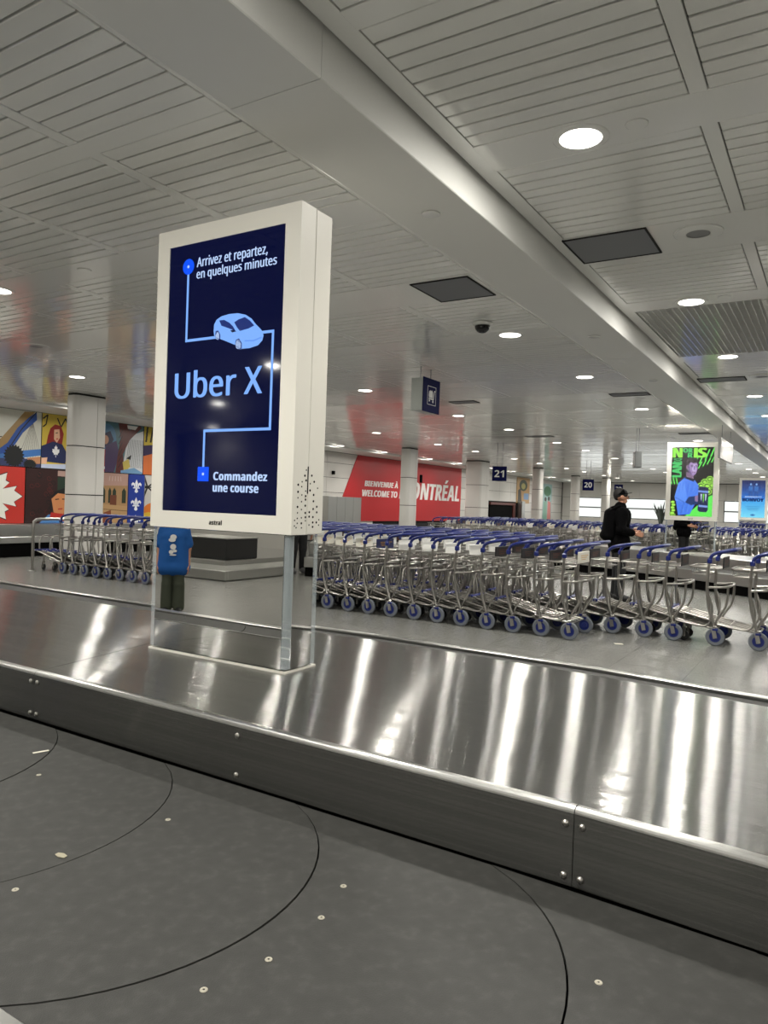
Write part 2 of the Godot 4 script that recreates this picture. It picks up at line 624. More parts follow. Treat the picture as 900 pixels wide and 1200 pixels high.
func spot(o: Node3D, at: Vector3) -> void:
	var s := AreaLight3D.new()
	s.name = "light"
	o.add_child(s)
	s.position = at
	s.rotation_degrees = Vector3(-90, 0, 0)
	s.area_size = Vector2(0.16, 0.16)
	s.area_attenuation = 2.0
	s.area_range = 60.0
	s.light_color = WARM
	s.light_energy = LAMP
	s.shadow_enabled = true
	var c := SpotLight3D.new()
	c.name = "cone_light"
	o.add_child(c)
	c.position = at - Vector3(0, 0.01, 0)
	c.rotation_degrees = Vector3(-90, 0, 0)
	c.spot_angle = 66.0
	c.spot_angle_attenuation = 0.5
	c.spot_attenuation = 2.0
	c.spot_range = 60.0
	c.light_size = 0.08
	c.light_color = WARM
	c.light_energy = BEAM
	c.shadow_enabled = true

func ceiling_fittings() -> void:
	# dark perforated vents in the vent bands
	var n := 0
	for v in [[-3.015, -5.935, 0.55, 0.60, CL, "dark square vent panel in the ceiling just left of the beam, nearest"], [-3.0, -12.46, 0.60, 0.30, CL, "dark vent slot left of the beam beyond the dome camera"], [-6.02, -12.46, 0.5, 0.28, CL, "dark vent slot in the ceiling beside the hanging cart sign"], [-9.9, -12.46, 0.6, 0.28, CL, "dark vent slot over the carts before the red wall"], [-3.0, -19.0, 0.7, 0.3, CL, "dark vent slot above the hanging grey box sign"], [-6.9, -19.0, 0.7, 0.3, CL, "dark vent slot over the middle cart rows"], [-1.595, -5.89, 0.62, 0.58, CR, "dark square vent panel right of the beam beside the round speaker"], [-1.6, -12.4, 0.66, 0.34, CR, "dark vent panel right of the beam beyond the open grille"]]:
		var o := thing("ceiling_vent", v[5], "vent", Vector3(v[0], v[4] - 0.006, v[1]))
		var b := B.new()
		b.box(Vector3(0, 0.001, 0), Vector3(v[2], 0.006, v[3]), 0.002)
		obj("vent_plate", b, mats.dark_vent, o)
		b = B.new()
		for s in [-1, 1]:
			b.box(Vector3(s * v[2] / 2, 0, 0), Vector3(0.014, 0.012, v[3] + 0.014))
			b.box(Vector3(0, 0, s * v[3] / 2), Vector3(v[2], 0.012, 0.014))
		obj("frame", b, mats.gap_black, o)
	# ceiling speakers
	for v in [[-0.96, -5.87, CR, "round white ceiling speaker right of the beam beside the vent"], [-1.04, -12.30, CR, "round white ceiling speaker beyond the open grille"], [-9.22, -5.90, CL, "round white ceiling speaker above the mural column"]]:
		var o := thing("ceiling_speaker", v[3], "speaker", Vector3(v[0], v[2] - 0.016, v[1]))
		var b := B.new()
		b.lathe([Vector2(0.085, 0.0), Vector2(0.165, 0.001), Vector2(0.175, 0.006), Vector2(0.175, 0.016)], 32)
		obj("rim", b, mats.ceiling_paint, o)
		b = B.new()
		b.lathe([Vector2(0, 0.004), Vector2(0.085, 0.003), Vector2(0.085, 0.012)], 32)
		obj("speaker_cloth", b, mat("speaker_grey", Color(0.55, 0.55, 0.55), 0.8), o)
	# small blanking discs
	for v in [[-1.0, -4.08, CR, "small round cover beside the nearest downlight right of the beam"], [-1.0, -7.70, CR, "small round cover beside the downlight before the open grille"], [-1.0, -10.5, CR, "small round cover beside the downlight after the open grille"], [-2.30, -4.17, 3.33, "small round cover under the beam, nearest"], [-2.30, -7.90, 3.33, "small round cover under the beam, second from the front"], [-2.30, -10.86, 3.33, "small round cover under the beam, third from the front"], [-5.67, -4.06, CL, "small round cover on the ceiling left of the big screen"]]:
		var b := B.new()
		b.lathe([Vector2(0, -0.008), Vector2(0.055, -0.008), Vector2(0.060, -0.005), Vector2(0.060, 0.0)], 24)
		var o := obj("ceiling_disc", b, mats.ceiling_paint, null, Vector3(v[0], v[2] - 0.003, v[1]))
		tag(o, v[3], "cover plate")
	# dome camera
	var d := thing("dome_camera", "black glass security dome camera on a white ring under the ceiling", "camera", Vector3(-3.27, CL - 0.005, -7.14))
	var b := B.new()
	b.lathe([Vector2(0, -0.03), Vector2(0.085, -0.03), Vector2(0.105, -0.012), Vector2(0.105, 0.0)], 28)
	obj("mount_ring", b, mats.ceiling_paint, d)
	b = B.new()
	var prof := []
	for i in 9:
		var a := PI / 2 * i / 8.0
		prof.append(Vector2(0.08 * sin(a), -0.035 - 0.075 * cos(a)))
	b.lathe(prof, 28)
	obj("dome", b, mat("smoked_dome", Color(0.02, 0.02, 0.025), 0.08), d)

# ------------------------------------------------------------------ columns and walls
func columns() -> void:
	var spec := [[-12.85, -9.35, 0.36, 0.74, "white panel column before the murals"], [-12.75, -22.2, 0.38, 0.68, "white panel column before the red welcome wall"], [-13.2, -28.9, 0.75, 0.95, "wide white panel column right of the red welcome wall"], [-12.25, -33.7, 0.42, 0.6, "white panel column beyond the red wall"], [-12.8, -41.4, 0.42, 0.6, "far white panel column beside the gate sign"], [-11.65, -43.6, 0.42, 0.6, "farthest white panel column behind the man in black"]]
	for s in spec:
		var o := thing("column", s[4], "column", Vector3(s[0], 0, s[1]))
		o.set_meta("kind", "structure")
		var core := B.new()
		core.slab(rounded(s[2] - 0.03, s[3] - 0.03, 0.10), 0.0, CL + 0.02)
		obj("core", core, mats.gap_black, o)
		var y := 0.0
		for y1 in [0.50, 1.41, 2.37, CL - 0.03]:
			for side in [-1, 1]:
				var half := PackedVector2Array()
				for p in rounded(s[2], s[3], 0.12, 6):
					if (p.y * side) >= -0.001 - 0.12 * side: half.push_back(p)
				# cut the ring across its width with a fine seam
				var cutz := -0.12 * 1.0
				var poly := PackedVector2Array()
				var ring := rounded(s[2], s[3], 0.12, 6)
				var clip := PackedVector2Array([Vector2(-2, cutz + 0.004), Vector2(2, cutz + 0.004), Vector2(2, 3), Vector2(-2, 3)]) if side > 0 else PackedVector2Array([Vector2(-2, -3), Vector2(2, -3), Vector2(2, cutz - 0.004), Vector2(-2, cutz - 0.004)])
				var got := Geometry2D.intersect_polygons(ring, clip)
				if got.is_empty(): continue
				var b := B.new()
				b.slab(got[0], y + 0.01, y1 - 0.01)
				obj("panel", b, mats.white_panel, o)
			y = y1

# wall board in the plane x = const: polygon of (z, y) points, front towards +X
func wall_poly(pts: Array, x: float, t: float) -> B:
	var b := B.new()
	b.X = Transform3D(Basis(Vector3(0, 0, -1), Vector3(0, 1, 0), Vector3(1, 0, 0)), Vector3(x, 0, 0))
	var p := PackedVector2Array()
	for q in pts: p.push_back(Vector2(-q[0], q[1]))
	b.prism(p, 0.0, t)
	return b

func left_wall() -> void:
	var b := B.new()
	b.box(Vector3(WX - 0.18, 1.9, -20.5), Vector3(0.3, 4.2, 61.0))
	var w := struct("wall_left", b, mats.gap_black)
	# dropped cove along the wall head
	b = B.new()
	b.box(Vector3(-15.70, 3.40, -20.5), Vector3(1.38, 0.10, 61.0))
	struct("trim_1", b, mats.beam_paint)
	# white wall panels: rows between dark joints
	var rows := [[0.02, 0.66], [0.66, 1.23], [1.23, 1.80], [1.80, 2.37], [2.37, 2.93], [2.93, 3.345]]
	var z := 9.2
	while z > -49.9:
		var z1 := z - 1.66
		for r in rows:
			var hide: bool = (z <= -24.5 and z1 >= -33.5) or (z < -7.5 and z1 > -16.5 and r[0] > 0.6)
			if hide: continue
			if r[1] < 1.9 and z1 < -37.4 and z > -41.4: continue
			b = B.new()
			b.box(Vector3(WX - 0.015, (r[0] + r[1]) / 2, (z + z1) / 2), Vector3(0.03, r[1] - r[0] - 0.016, 1.66 - 0.012))
			obj("panel", b, mats.white_panel, w)
		z = z1
	# red welcome board
	var red := thing("welcome_board", "big red wall board with slanted left edge and white welcome lettering", "wall sign", Vector3(0, 0, 0))
	obj("board", wall_poly([[-24.37, 3.335], [-22.86, 0.70], [-33.87, 0.70], [-33.87, 3.335]], WX + 0.004, 0.02), mats.red_print, red)
	for t in [["BIENVENUE À", -24.93, 2.12, 2.62, 0.30, 0.18, 0.010], ["WELCOME TO", -24.72, 1.71, 2.78, 0.27, 0.18, 0.010], ["MONTRÉAL", -27.72, 1.68, 5.9, 1.0, 0.2, 0.028]]:
		var o := obj("lettering", letters(t[0], t[3], t[4], 0.012, true, t[5], t[6]), mats.white_print, red)
		o.transform = Transform3D(Basis(Vector3(0, 0, -1), Vector3(0, 1, 0), Vector3(1, 0, 0)), Vector3(WX + 0.024, t[2], t[1]))
	# small dark sensor on the white panels
	b = B.new()
	b.box(Vector3(WX + 0.05, 2.55, -22.70), Vector3(0.09, 0.14, 0.12), 0.01)
	tag(obj("wall_sensor", b, mats.black), "small black box on the white wall panels left of the red board", "sensor")
	b = B.new()
	b.box(Vector3(-12.50, 2.36, -22.62), Vector3(0.07, 0.28, 0.1), 0.01)
	tag(obj("wall_sensor", b, mats.black), "small black box on the edge of the column before the red board", "sensor")
	# steel counter end at the left of the red board
	var st := thing("steel_counter", "tall stainless steel counter end left of the red board", "counter", Vector3(-15.9, 0, -22.55))
	for k in 4:
		b = B.new()
		b.box(Vector3(0.0, 0.82, 0.80 - k * 0.54), Vector3(0.5, 1.64, 0.532), 0.01)
		obj("panel", b, mats.steel_plain, st)
	# the oversize opening with a reddish frame
	var op := thing("baggage_opening", "dark wall opening with a reddish metal frame and a steel post", "wall opening", Vector3(WX, 0, -39.4))
	b = B.new()
	b.box(Vector3(0.0, 0.86, 0), Vector3(0.06, 1.6, 3.6))
	obj("dark_recess", b, mats.black, op)
	b = B.new()
	b.box(Vector3(0.05, 1.66, 0), Vector3(0.1, 0.14, 3.7), 0.01)
	b.box(Vector3(0.05, 0.84, -1.66), Vector3(0.1, 1.55, 0.34), 0.01)
	obj("frame", b, mat("reddish_metal", Color(0.42, 0.24, 0.22), 0.35, 0.6), op)
	b = B.new()
	b.box(Vector3(0.25, 0.93, -2.35), Vector3(0.3, 1.86, 0.5), 0.02)
	obj("post", b, mats.steel_plain, op)
	murals()

func mural(called: String, label: String, z0: float, z1: float, y0: float, y1: float, pic: Pic) -> void:
	var m := StandardMaterial3D.new()
	m.resource_name = called
	m.albedo_texture = pic.tex()
	m.roughness = 0.4
	var b := B.new()
	var x := WX + 0.034
	b.quad(Vector3(x, y0, z0), Vector3(x, y0, z1), Vector3(x, y1, z1), Vector3(x, y1, z0), Vector3(1, 0, 0))
	# thin edges of the board
	var e := Vector2(0.999, 0.5)
	for q in [[Vector3(x, y0, z0), Vector3(x, y1, z0), Vector3(0, 0, 1)], [Vector3(x, y0, z1), Vector3(x, y1, z1), Vector3(0, 0, -1)], [Vector3(x, y1, z0), Vector3(x, y1, z1), Vector3(0, 1, 0)], [Vector3(x, y0, z0), Vector3(x, y0, z1), Vector3(0, -1, 0)]]:
		var d := Vector3(-0.03, 0, 0)
		b.quad(q[0], q[1], q[1] + d, q[0] + d, q[2], [e, e, e, e])
	tag(obj(called, b, m), label, "mural", "mural panels on the left wall")

const LEAF := [[0.0, 0.46], [0.04, 0.46], [0.03, 0.24], [0.26, 0.28], [0.22, 0.20], [0.46, 0.02], [0.39, -0.02], [0.45, -0.18], [0.30, -0.15], [0.26, -0.23], [0.14, -0.10], [0.20, -0.38], [0.11, -0.33], [0.0, -0.50]]
func leaf(p: Pic, cx: float, cy: float, sx: float, sy: float, c: Color, side := false) -> void:
	var pts := []
	for q in LEAF: pts.append([q[0], q[1]])
	for i in range(LEAF.size() - 2, 0, -1): pts.append([-LEAF[i][0], LEAF[i][1]])
	var out := []
	for q in pts: out.append([cx - q[1] * sx, cy + q[0] * sy] if side else [cx + q[0] * sx, cy + q[1] * sy])
	p.poly(out, c)

func lily(p: Pic, cx: float, cy: float, sx: float, sy: float, c: Color) -> void:
	p.poly([[cx, cy - 0.5 * sy], [cx + 0.13 * sx, cy - 0.22 * sy], [cx + 0.07 * sx, cy + 0.08 * sy], [cx - 0.07 * sx, cy + 0.08 * sy], [cx - 0.13 * sx, cy - 0.22 * sy]], c)
	for s in [-1.0, 1.0]:
		p.poly([[cx + s * 0.09 * sx, cy + 0.08 * sy], [cx + s * 0.14 * sx, cy - 0.18 * sy], [cx + s * 0.32 * sx, cy - 0.28 * sy], [cx + s * 0.46 * sx, cy - 0.14 * sy], [cx + s * 0.40 * sx, cy + 0.03 * sy], [cx + s * 0.33 * sx, cy - 0.08 * sy], [cx + s * 0.25 * sx, cy - 0.08 * sy], [cx + s * 0.2 * sx, cy + 0.08 * sy]], c)
	p.poly([[cx - 0.30 * sx, cy + 0.09 * sy], [cx + 0.30 * sx, cy + 0.09 * sy], [cx + 0.30 * sx, cy + 0.17 * sy], [cx - 0.30 * sx, cy + 0.17 * sy]], c)
	p.poly([[cx - 0.07 * sx, cy + 0.17 * sy], [cx + 0.07 * sx, cy + 0.17 * sy], [cx + 0.16 * sx, cy + 0.40 * sy], [cx, cy + 0.5 * sy], [cx - 0.16 * sx, cy + 0.40 * sy]], c)

func murals() -> void:
	var k := Color(0.05, 0.05, 0.06)
	# cable-stayed bridge
	var p := Pic.new(512, 300, Color(0.80, 0.80, 0.76))
	for i in 9: p.line([[0.86, 0.16], [0.66 + 0.045 * i, 0.86]], 0.005, Color(0.45, 0.44, 0.42))
	p.poly([[0.74, 0.02], [0.90, 0.0], [0.60, 0.48], [0.42, 0.72], [0.14, 0.80], [0.10, 0.70], [0.40, 0.54]], Color(0.62, 0.50, 0.30))
	for i in 5: p.line([[0.05, 0.62 + 0.05 * i], [0.42 - 0.03 * i, 0.50 + 0.06 * i]], 0.010, Color(0.30, 0.22, 0.14))
	p.poly([[0.92, 0.0], [0.93, 0.14], [0.72, 0.40], [0.56, 0.72], [0.38, 0.84], [0.36, 0.74], [0.50, 0.60], [0.64, 0.32], [0.80, 0.12]], Color(0.12, 0.30, 0.62))
	p.line([[0.92, 0.0], [0.70, 0.34], [0.54, 0.66]], 0.012, k)
	p.poly([[0.2, 0.86], [0.70, 0.72], [1.0, 0.66], [1.0, 0.78], [0.74, 0.84], [0.2, 0.95]], Color(0.24, 0.45, 0.72))
	p.poly([[0.0, 0.90], [1.0, 0.84], [1.0, 1.0], [0.0, 1.0]], Color(0.20, 0.24, 0.40))
	p.poly([[0.80, 0.84], [1.0, 0.80], [1.0, 0.93], [0.80, 0.95]], Color(0.72, 0.50, 0.34))
	for q in [[0.60, 0.82, 0.15, 0.20], [0.14, 0.88, 0.12, 0.16], [0.84, 0.95, 0.10, 0.09]]:
		var pts := []
		for i in 40: pts.append([q[0] + q[2] * (0.85 + 0.2 * (i % 2)) * cos(TAU * i / 40), q[1] + q[3] * (0.85 + 0.2 * (i % 2)) * sin(TAU * i / 40)])
		p.poly(pts, Color(0.04, 0.05, 0.06))
	mural("bridge_mural", "wall mural of a slanted bridge pylon with cables and dark trees", -9.0, -10.67, 2.02, 3.34, p)
	# woman in a navy jersey
	p = Pic.new(480, 400, Color(0.80, 0.70, 0.26))
	p.sx = 0.62
	p.line([[0.02, 0.10], [0.14, 0.02], [0.10, 0.2], [0.02, 0.25]], 0.02, k)
	p.line([[0.40, 0.06], [0.50, 0.22], [0.62, 0.05], [0.72, 0.2]], 0.02, k)
	p.poly([[0.22, 0.26], [0.34, 0.18], [0.50, 0.2], [0.58, 0.34], [0.54, 0.56], [0.30, 0.62], [0.12, 0.56], [0.16, 0.40]], Color(0.55, 0.12, 0.10))
	p.poly([[0.32, 0.28], [0.46, 0.26], [0.48, 0.42], [0.40, 0.52], [0.32, 0.46]], Color(0.88, 0.70, 0.58))
	p.line([[0.36, 0.34], [0.42, 0.33]], 0.012, k)
	p.line([[0.38, 0.45], [0.43, 0.44]], 0.014, Color(0.7, 0.1, 0.1))
	p.poly([[0.0, 0.60], [0.30, 0.50], [0.55, 0.54], [0.70, 0.72], [0.64, 0.90], [0.10, 0.88], [0.0, 0.80]], Color(0.09, 0.13, 0.32))
	leaf(p, 0.38, 0.68, 0.22, 0.24, Color(0.93, 0.93, 0.93))
	p.poly([[0.0, 0.82], [0.16, 0.80], [0.14, 0.92], [0.0, 0.92]], Color(0.88, 0.70, 0.58))
	p.poly([[0.0, 0.93], [0.8, 0.90], [0.8, 1.0], [0.0, 1.0]], Color(0.72, 0.76, 0.86))
	p.poly([[1.0, 0.0], [1.7, 0.0], [1.7, 1.0], [1.0, 1.0]], Color(0.25, 0.32, 0.40))
	mural("jersey_mural", "wall mural of a red-haired woman in a navy jersey with a white leaf", -10.69, -12.31, 2.02, 3.34, p)
	# red tree and waterfall
	p = Pic.new(360, 340, Color(0.28, 0.42, 0.46))
	p.disc(0.16, 0.34, 0.20, 0.30, Color(0.30, 0.48, 0.62))
	p.poly([[0.06, 0.25], [0.22, 0.18], [0.30, 0.34], [0.22, 0.5], [0.04, 0.5]], Color(0.16, 0.17, 0.30))
	p.disc(0.12, 0.36, 0.07, 0.09, Color(0.75, 0.55, 0.45))
	p.poly([[0.12, 0.48], [0.36, 0.36], [0.44, 0.62], [0.32, 1.0], [0.12, 1.0]], Color(0.27, 0.19, 0.36))
	p.poly([[0.0, 0.55], [0.12, 0.55], [0.12, 1.0], [0.0, 1.0]], Color(0.66, 0.12, 0.14))
	p.poly([[0.0, 0.78], [0.12, 0.9], [0.12, 0.95], [0.0, 0.84]], Color(0.9, 0.9, 0.9))
	p.poly([[0.60, 0.40], [0.80, 0.18], [1.0, 0.10], [1.0, 1.0], [0.50, 1.0]], Color(0.82, 0.83, 0.84))
	for i in 12: p.line([[0.66 + 0.03 * i, 0.30], [0.60 + 0.035 * i, 0.88]], 0.009, Color(0.42, 0.44, 0.47))
	p.poly([[0.40, 0.0], [0.62, 0.0], [0.66, 0.12], [0.90, 0.0], [0.96, 0.04], [0.68, 0.30], [0.52, 0.62], [0.58, 1.0], [0.36, 1.0], [0.40, 0.66], [0.46, 0.30]], Color(0.36, 0.13, 0.11))
	for i in 6: p.line([[0.50, 0.12 + 0.13 * i], [0.42, 0.30 + 0.12 * i]], 0.014, Color(0.16, 0.05, 0.05))
	p.poly([[0.52, 0.78], [0.66, 0.70], [0.70, 0.86], [0.56, 1.0]], Color(0.80, 0.72, 0.36))
	p.poly([[0.60, 0.70], [0.72, 0.62], [0.70, 0.72]], k)
	p.poly([[0.48, 0.95], [0.80, 0.88], [1.0, 0.97], [1.0, 1.0], [0.48, 1.0]], Color(0.45, 0.62, 0.78))
	p.poly([[0.60, 0.02], [0.86, 0.02], [0.80, 0.10], [0.62, 0.09]], Color(0.85, 0.85, 0.84))
	mural("waterfall_mural", "wall mural of a dark red tree before a white waterfall", -12.33, -13.72, 2.02, 3.34, p)
	# purple and orange
	p = Pic.new(200, 340, Color(0.18, 0.12, 0.30))
	p.poly([[0.0, 0.0], [0.45, 0.0], [0.25, 0.35], [0.0, 0.4]], Color(0.75, 0.66, 0.20))
	for i in 4: p.line([[0.06 + 0.1 * i, 0.0], [0.04 + 0.08 * i, 0.32]], 0.03, k)
	p.poly([[0.0, 0.62], [0.40, 0.45], [0.55, 0.9], [0.2, 1.0], [0.0, 1.0]], Color(0.80, 0.42, 0.20))
	mural("purple_mural", "wall mural in purple, yellow and orange beside the waterfall", -13.74, -15.69, 2.02, 3.34, p)
	# red flag with the leaf
	p = Pic.new(420, 280, Color(0.74, 0.19, 0.15))
	p.poly([[0.0, 0.0], [0.24, 0.0], [0.24, 1.0], [0.0, 1.0]], Color(0.74, 0.19, 0.15))
	leaf(p, 0.53, 0.52, 0.89, 0.95, k, true)
	leaf(p, 0.53, 0.52, 0.86, 0.91, Color(0.90, 0.90, 0.87), true)
	mural("leaf_flag_mural", "wall mural of a red flag with a big white maple leaf", -8.9, -10.29, 0.685, 2.0, p)
	# dark maroon pattern and a face with a red scarf
	p = Pic.new(440, 300, Color(0.17, 0.06, 0.06))
	for i in 26:
		var cx := rng.randf_range(0.02, 0.42)
		var cy := rng.randf_range(0.05, 0.98)
		var pts := []
		for q in 12: pts.append([cx + 0.035 * cos(0.6 * q) * (1 - 0.05 * q), cy + 0.05 * sin(0.6 * q) * (1 - 0.05 * q)])
		p.line(pts, 0.009, Color(0.30, 0.09, 0.08) if i % 2 else Color(0.05, 0.03, 0.03))
	p.poly([[0.42, 0.02], [1.0, 0.02], [1.0, 0.14], [0.42, 0.12]], Color(0.70, 0.58, 0.54))
	p.poly([[0.42, 0.14], [1.0, 0.14], [1.0, 1.0], [0.42, 1.0]], Color(0.12, 0.20, 0.15))
	p.sx = 0.86
	p.poly([[0.36, 0.72], [0.44, 0.42], [0.60, 0.34], [0.80, 0.40], [0.82, 0.70]], k)
	p.poly([[0.40, 0.55], [0.50, 0.44], [0.66, 0.46], [0.68, 0.70], [0.58, 0.86], [0.44, 0.80]], Color(0.80, 0.53, 0.34))
	p.line([[0.46, 0.56], [0.52, 0.55]], 0.012, k)
	p.line([[0.57, 0.55], [0.63, 0.55]], 0.012, k)
	p.line([[0.51, 0.74], [0.58, 0.73]], 0.014, Color(0.65, 0.1, 0.1))
	p.poly([[0.22, 1.0], [0.36, 0.84], [0.70, 0.86], [0.78, 1.0]], Color(0.30, 0.50, 0.74))
	p.poly([[0.40, 0.80], [0.66, 0.84], [0.64, 0.98], [0.50, 0.94], [0.38, 0.90]], Color(0.72, 0.16, 0.12))
	mural("scarf_mural", "dark maroon wall mural with a painted face in a red scarf", -10.31, -12.29, 0.685, 2.0, p)
	# tan buildings
	p = Pic.new(300, 340, Color(0.66, 0.52, 0.36))
	p.poly([[0.0, 0.0], [1.0, 0.0], [1.0, 0.24], [0.0, 0.26]], Color(0.72, 0.58, 0.53))
	for i in 5: p.line([[0.38 + 0.09 * i, 0.06], [0.36 + 0.1 * i, 0.16]], 0.02, Color(0.80, 0.72, 0.68))
	for q in [[0.02, 0.08], [0.14, 0.10], [0.34, 0.10], [0.48, 0.12], [0.80, 0.14]]:
		p.poly([[q[0], 0.60], [q[0], 0.36], [q[0] + q[1] / 2, 0.29], [q[0] + q[1], 0.36], [q[0] + q[1], 0.60]], Color(0.13, 0.19, 0.12))
	p.poly([[0.40, 0.44], [0.62, 0.44], [0.62, 0.66], [0.40, 0.66]], Color(0.42, 0.22, 0.13))
	p.poly([[0.0, 0.62], [1.0, 0.66], [1.0, 1.0], [0.0, 1.0]], Color(0.72, 0.58, 0.40))
	p.poly([[0.2, 0.80], [0.44, 0.74], [0.48, 1.0], [0.16, 1.0]], Color(0.50, 0.26, 0.14))
	p.line([[0.0, 0.72], [1.0, 0.76]], 0.012, Color(0.35, 0.25, 0.15))
	mural("building_mural", "wall mural of tan arcaded buildings beside the blue lily strip", -12.31, -13.25, 0.685, 2.0, p)
	# blue lily strip
	p = Pic.new(128, 330, Color(0.07, 0.20, 0.58))
	for i in 3: lily(p, 0.5, 0.24 + 0.37 * i, 0.72, 0.29, Color(0.92, 0.93, 0.95))
	mural("lily_mural", "tall blue wall mural strip with white fleur-de-lis", -13.27, -13.80, 0.685, 2.0, p)
	# colourful
	p = Pic.new(256, 300, Color(0.75, 0.74, 0.72))
	for i in 7: p.line([[0.05, 0.25], [0.05 + 0.3 * cos(0.9 * i), 0.25 + 0.22 * sin(0.9 * i)]], 0.03, k)
	p.disc(0.2, 0.75, 0.22, 0.18, Color(0.82, 0.45, 0.15))
	p.disc(0.35, 0.62, 0.14, 0.1, Color(0.70, 0.16, 0.14))
	p.disc(0.08, 0.88, 0.12, 0.1, Color(0.82, 0.68, 0.2))
	mural("flower_mural", "wall mural with orange flowers right of the blue lily strip", -13.82, -15.69, 0.685, 2.0, p)
	# small far murals
	p = Pic.new(160, 200, Color(0.70, 0.56, 0.36))
	p.disc(0.5, 0.3, 0.32, 0.22, Color(0.16, 0.22, 0.10))
	p.disc(0.5, 0.33, 0.16, 0.12, Color(0.62, 0.60, 0.32))
	p.poly([[0.1, 0.5], [0.3, 0.4], [0.4, 1.0], [0.1, 1.0]], Color(0.20, 0.18, 0.14))
	p.poly([[0.55, 0.6], [0.95, 0.6], [0.95, 0.85], [0.55, 0.85]], Color(0.42, 0.54, 0.68))
	mural("tan_mural", "small far wall mural in tan with dark foliage above the opening", -41.5, -43.6, 1.75, 3.3, p)
	p = Pic.new(120, 260, Color(0.60, 0.72, 0.72))
	p.disc(0.5, 0.2, 0.4, 0.14, Color(0.32, 0.50, 0.38))
	p.disc(0.3, 0.42, 0.12, 0.06, Color(0.20, 0.14, 0.12))
	p.disc(0.66, 0.40, 0.12, 0.06, Color(0.20, 0.14, 0.12))
	p.poly([[0.1, 0.5], [0.45, 0.46], [0.5, 1.0], [0.05, 1.0]], Color(0.48, 0.66, 0.58))
	p.poly([[0.55, 0.46], [0.9, 0.5], [0.95, 1.0], [0.52, 1.0]], Color(0.80, 0.48, 0.46))
	mural("couple_mural", "tall far wall mural of two figures in teal and pink", -46.1, -47.8, 0.7, 3.1, p)

func far_wall() -> void:
	var b := B.new()
	b.box(Vector3(-2.2, 1.9, -50.2), Vector3(29.4, 4.2, 0.3))
	var w := struct("wall_back", b, mats.gap_black)
	var x := -16.35
	while x < 12.0:
		for r in [[0.02, 1.0], [2.34, 3.38]]:
			b = B.new()
			b.box(Vector3(x + 1.3, (r[0] + r[1]) / 2, -50.03), Vector3(2.59, r[1] - r[0] - 0.02, 0.04))
			obj("panel", b, mats.white_panel, w)
		x += 2.6
	for q in [[-16.35, -15.25], [-13.05, -12.45], [-6.55, -6.05], [-0.15, 0.35], [6.25, 12.0]]:
		b = B.new()
		b.box(Vector3((q[0] + q[1]) / 2, 1.67, -50.03), Vector3(q[1] - q[0] - 0.02, 1.33, 0.04))
		obj("panel", b, mats.white_panel, w)
	# lit niches with two glowing boards each
	var gm := glow("niche_glow", Color(0.93, 0.95, 0.93), 1.2)
	var k := 0
	for q in [[-15.2, -13.1], [-12.4, -6.6], [-6.0, -0.2], [0.4, 6.2]]:
		var names := ["lit white wall niche at the far left behind the gate sign", "lit white wall niche behind the man in the black cap", "lit white wall niche behind the two right screens", "lit white wall niche beyond the right edge"]
		var o := thing("light_niche", names[k], "light panel", Vector3((q[0] + q[1]) / 2, 0, -49.98), 0.0, "lit niches in the far wall")
		k += 1
		for r in [[1.04, 1.64], [1.72, 2.30]]:
			b = B.new()
			b.box(Vector3(0, (r[0] + r[1]) / 2, 0), Vector3(q[1] - q[0], r[1] - r[0], 0.04))
			obj("light_panel", b, gm, o)
		b = B.new()
		b.box(Vector3(0, 1.68, 0.06), Vector3(q[1] - q[0], 0.05, 0.16), 0.005)
		obj("ledge", b, mats.dark_vent, o)
		var a := AreaLight3D.new()
		a.name = "light"
		o.add_child(a)
		a.position = Vector3(0, 1.68, 0.2)
		a.rotation.y = PI
		a.area_size = Vector2(q[1] - q[0], 1.2)
		a.light_energy = 0.5 / EXPO
		a.shadow_enabled = true

# ------------------------------------------------------------------ the near carousel
const FRONT := [[-13.0, -2.14], [-8.3, -2.143], [-3.285, -2.143], [-0.625, -2.13], [2.0, -1.975], [4.6, -1.70]]
const BACK := [[-13.0, -3.72], [-6.3, -3.76], [-4.42, -3.80], [-2.42, -3.97], [-1.056, -3.92], [-0.24, -3.81], [2.0, -3.60], [4.6, -3.30]]
const RIM := [[-13.0, -5.185], [-8.49, -5.145], [-5.86, -5.105], [-3.14, -5.225], [-1.38, -5.195], [-0.317, -5.065], [2.0, -4.785], [4.6, -4.385]]

func along(line: Array, x: float) -> float:
	for i in line.size() - 1:
		if x <= line[i + 1][0]:
			var t: float = (x - line[i][0]) / (line[i + 1][0] - line[i][0])
			return lerpf(line[i][1], line[i + 1][1], t)
	return line[-1][1]

# a profile of (out, y) run along a straight edge in the floor plane; uv.x follows the profile
func strip(b: B, prof: Array, p: Vector2, q: Vector2, out: Vector2) -> void:
	var run := (q - p).length()
	var s := 0.0
	for i in prof.size() - 1:
		var a: Vector2 = prof[i]
		var c: Vector2 = prof[i + 1]
		var d := c - a
		var nn := Vector3(out.x * d.y, -d.x, out.y * d.y).normalized()
		var f := func(e: Vector2, o: Vector2): return Vector3(e.x + out.x * o.x, o.y, e.y + out.y * o.x)
		b.quad(f.call(p, a), f.call(q, a), f.call(q, c), f.call(p, c), nn, [Vector2(s, 0), Vector2(s, run), Vector2(s + d.length(), run), Vector2(s + d.length(), 0)])
		s += d.length()

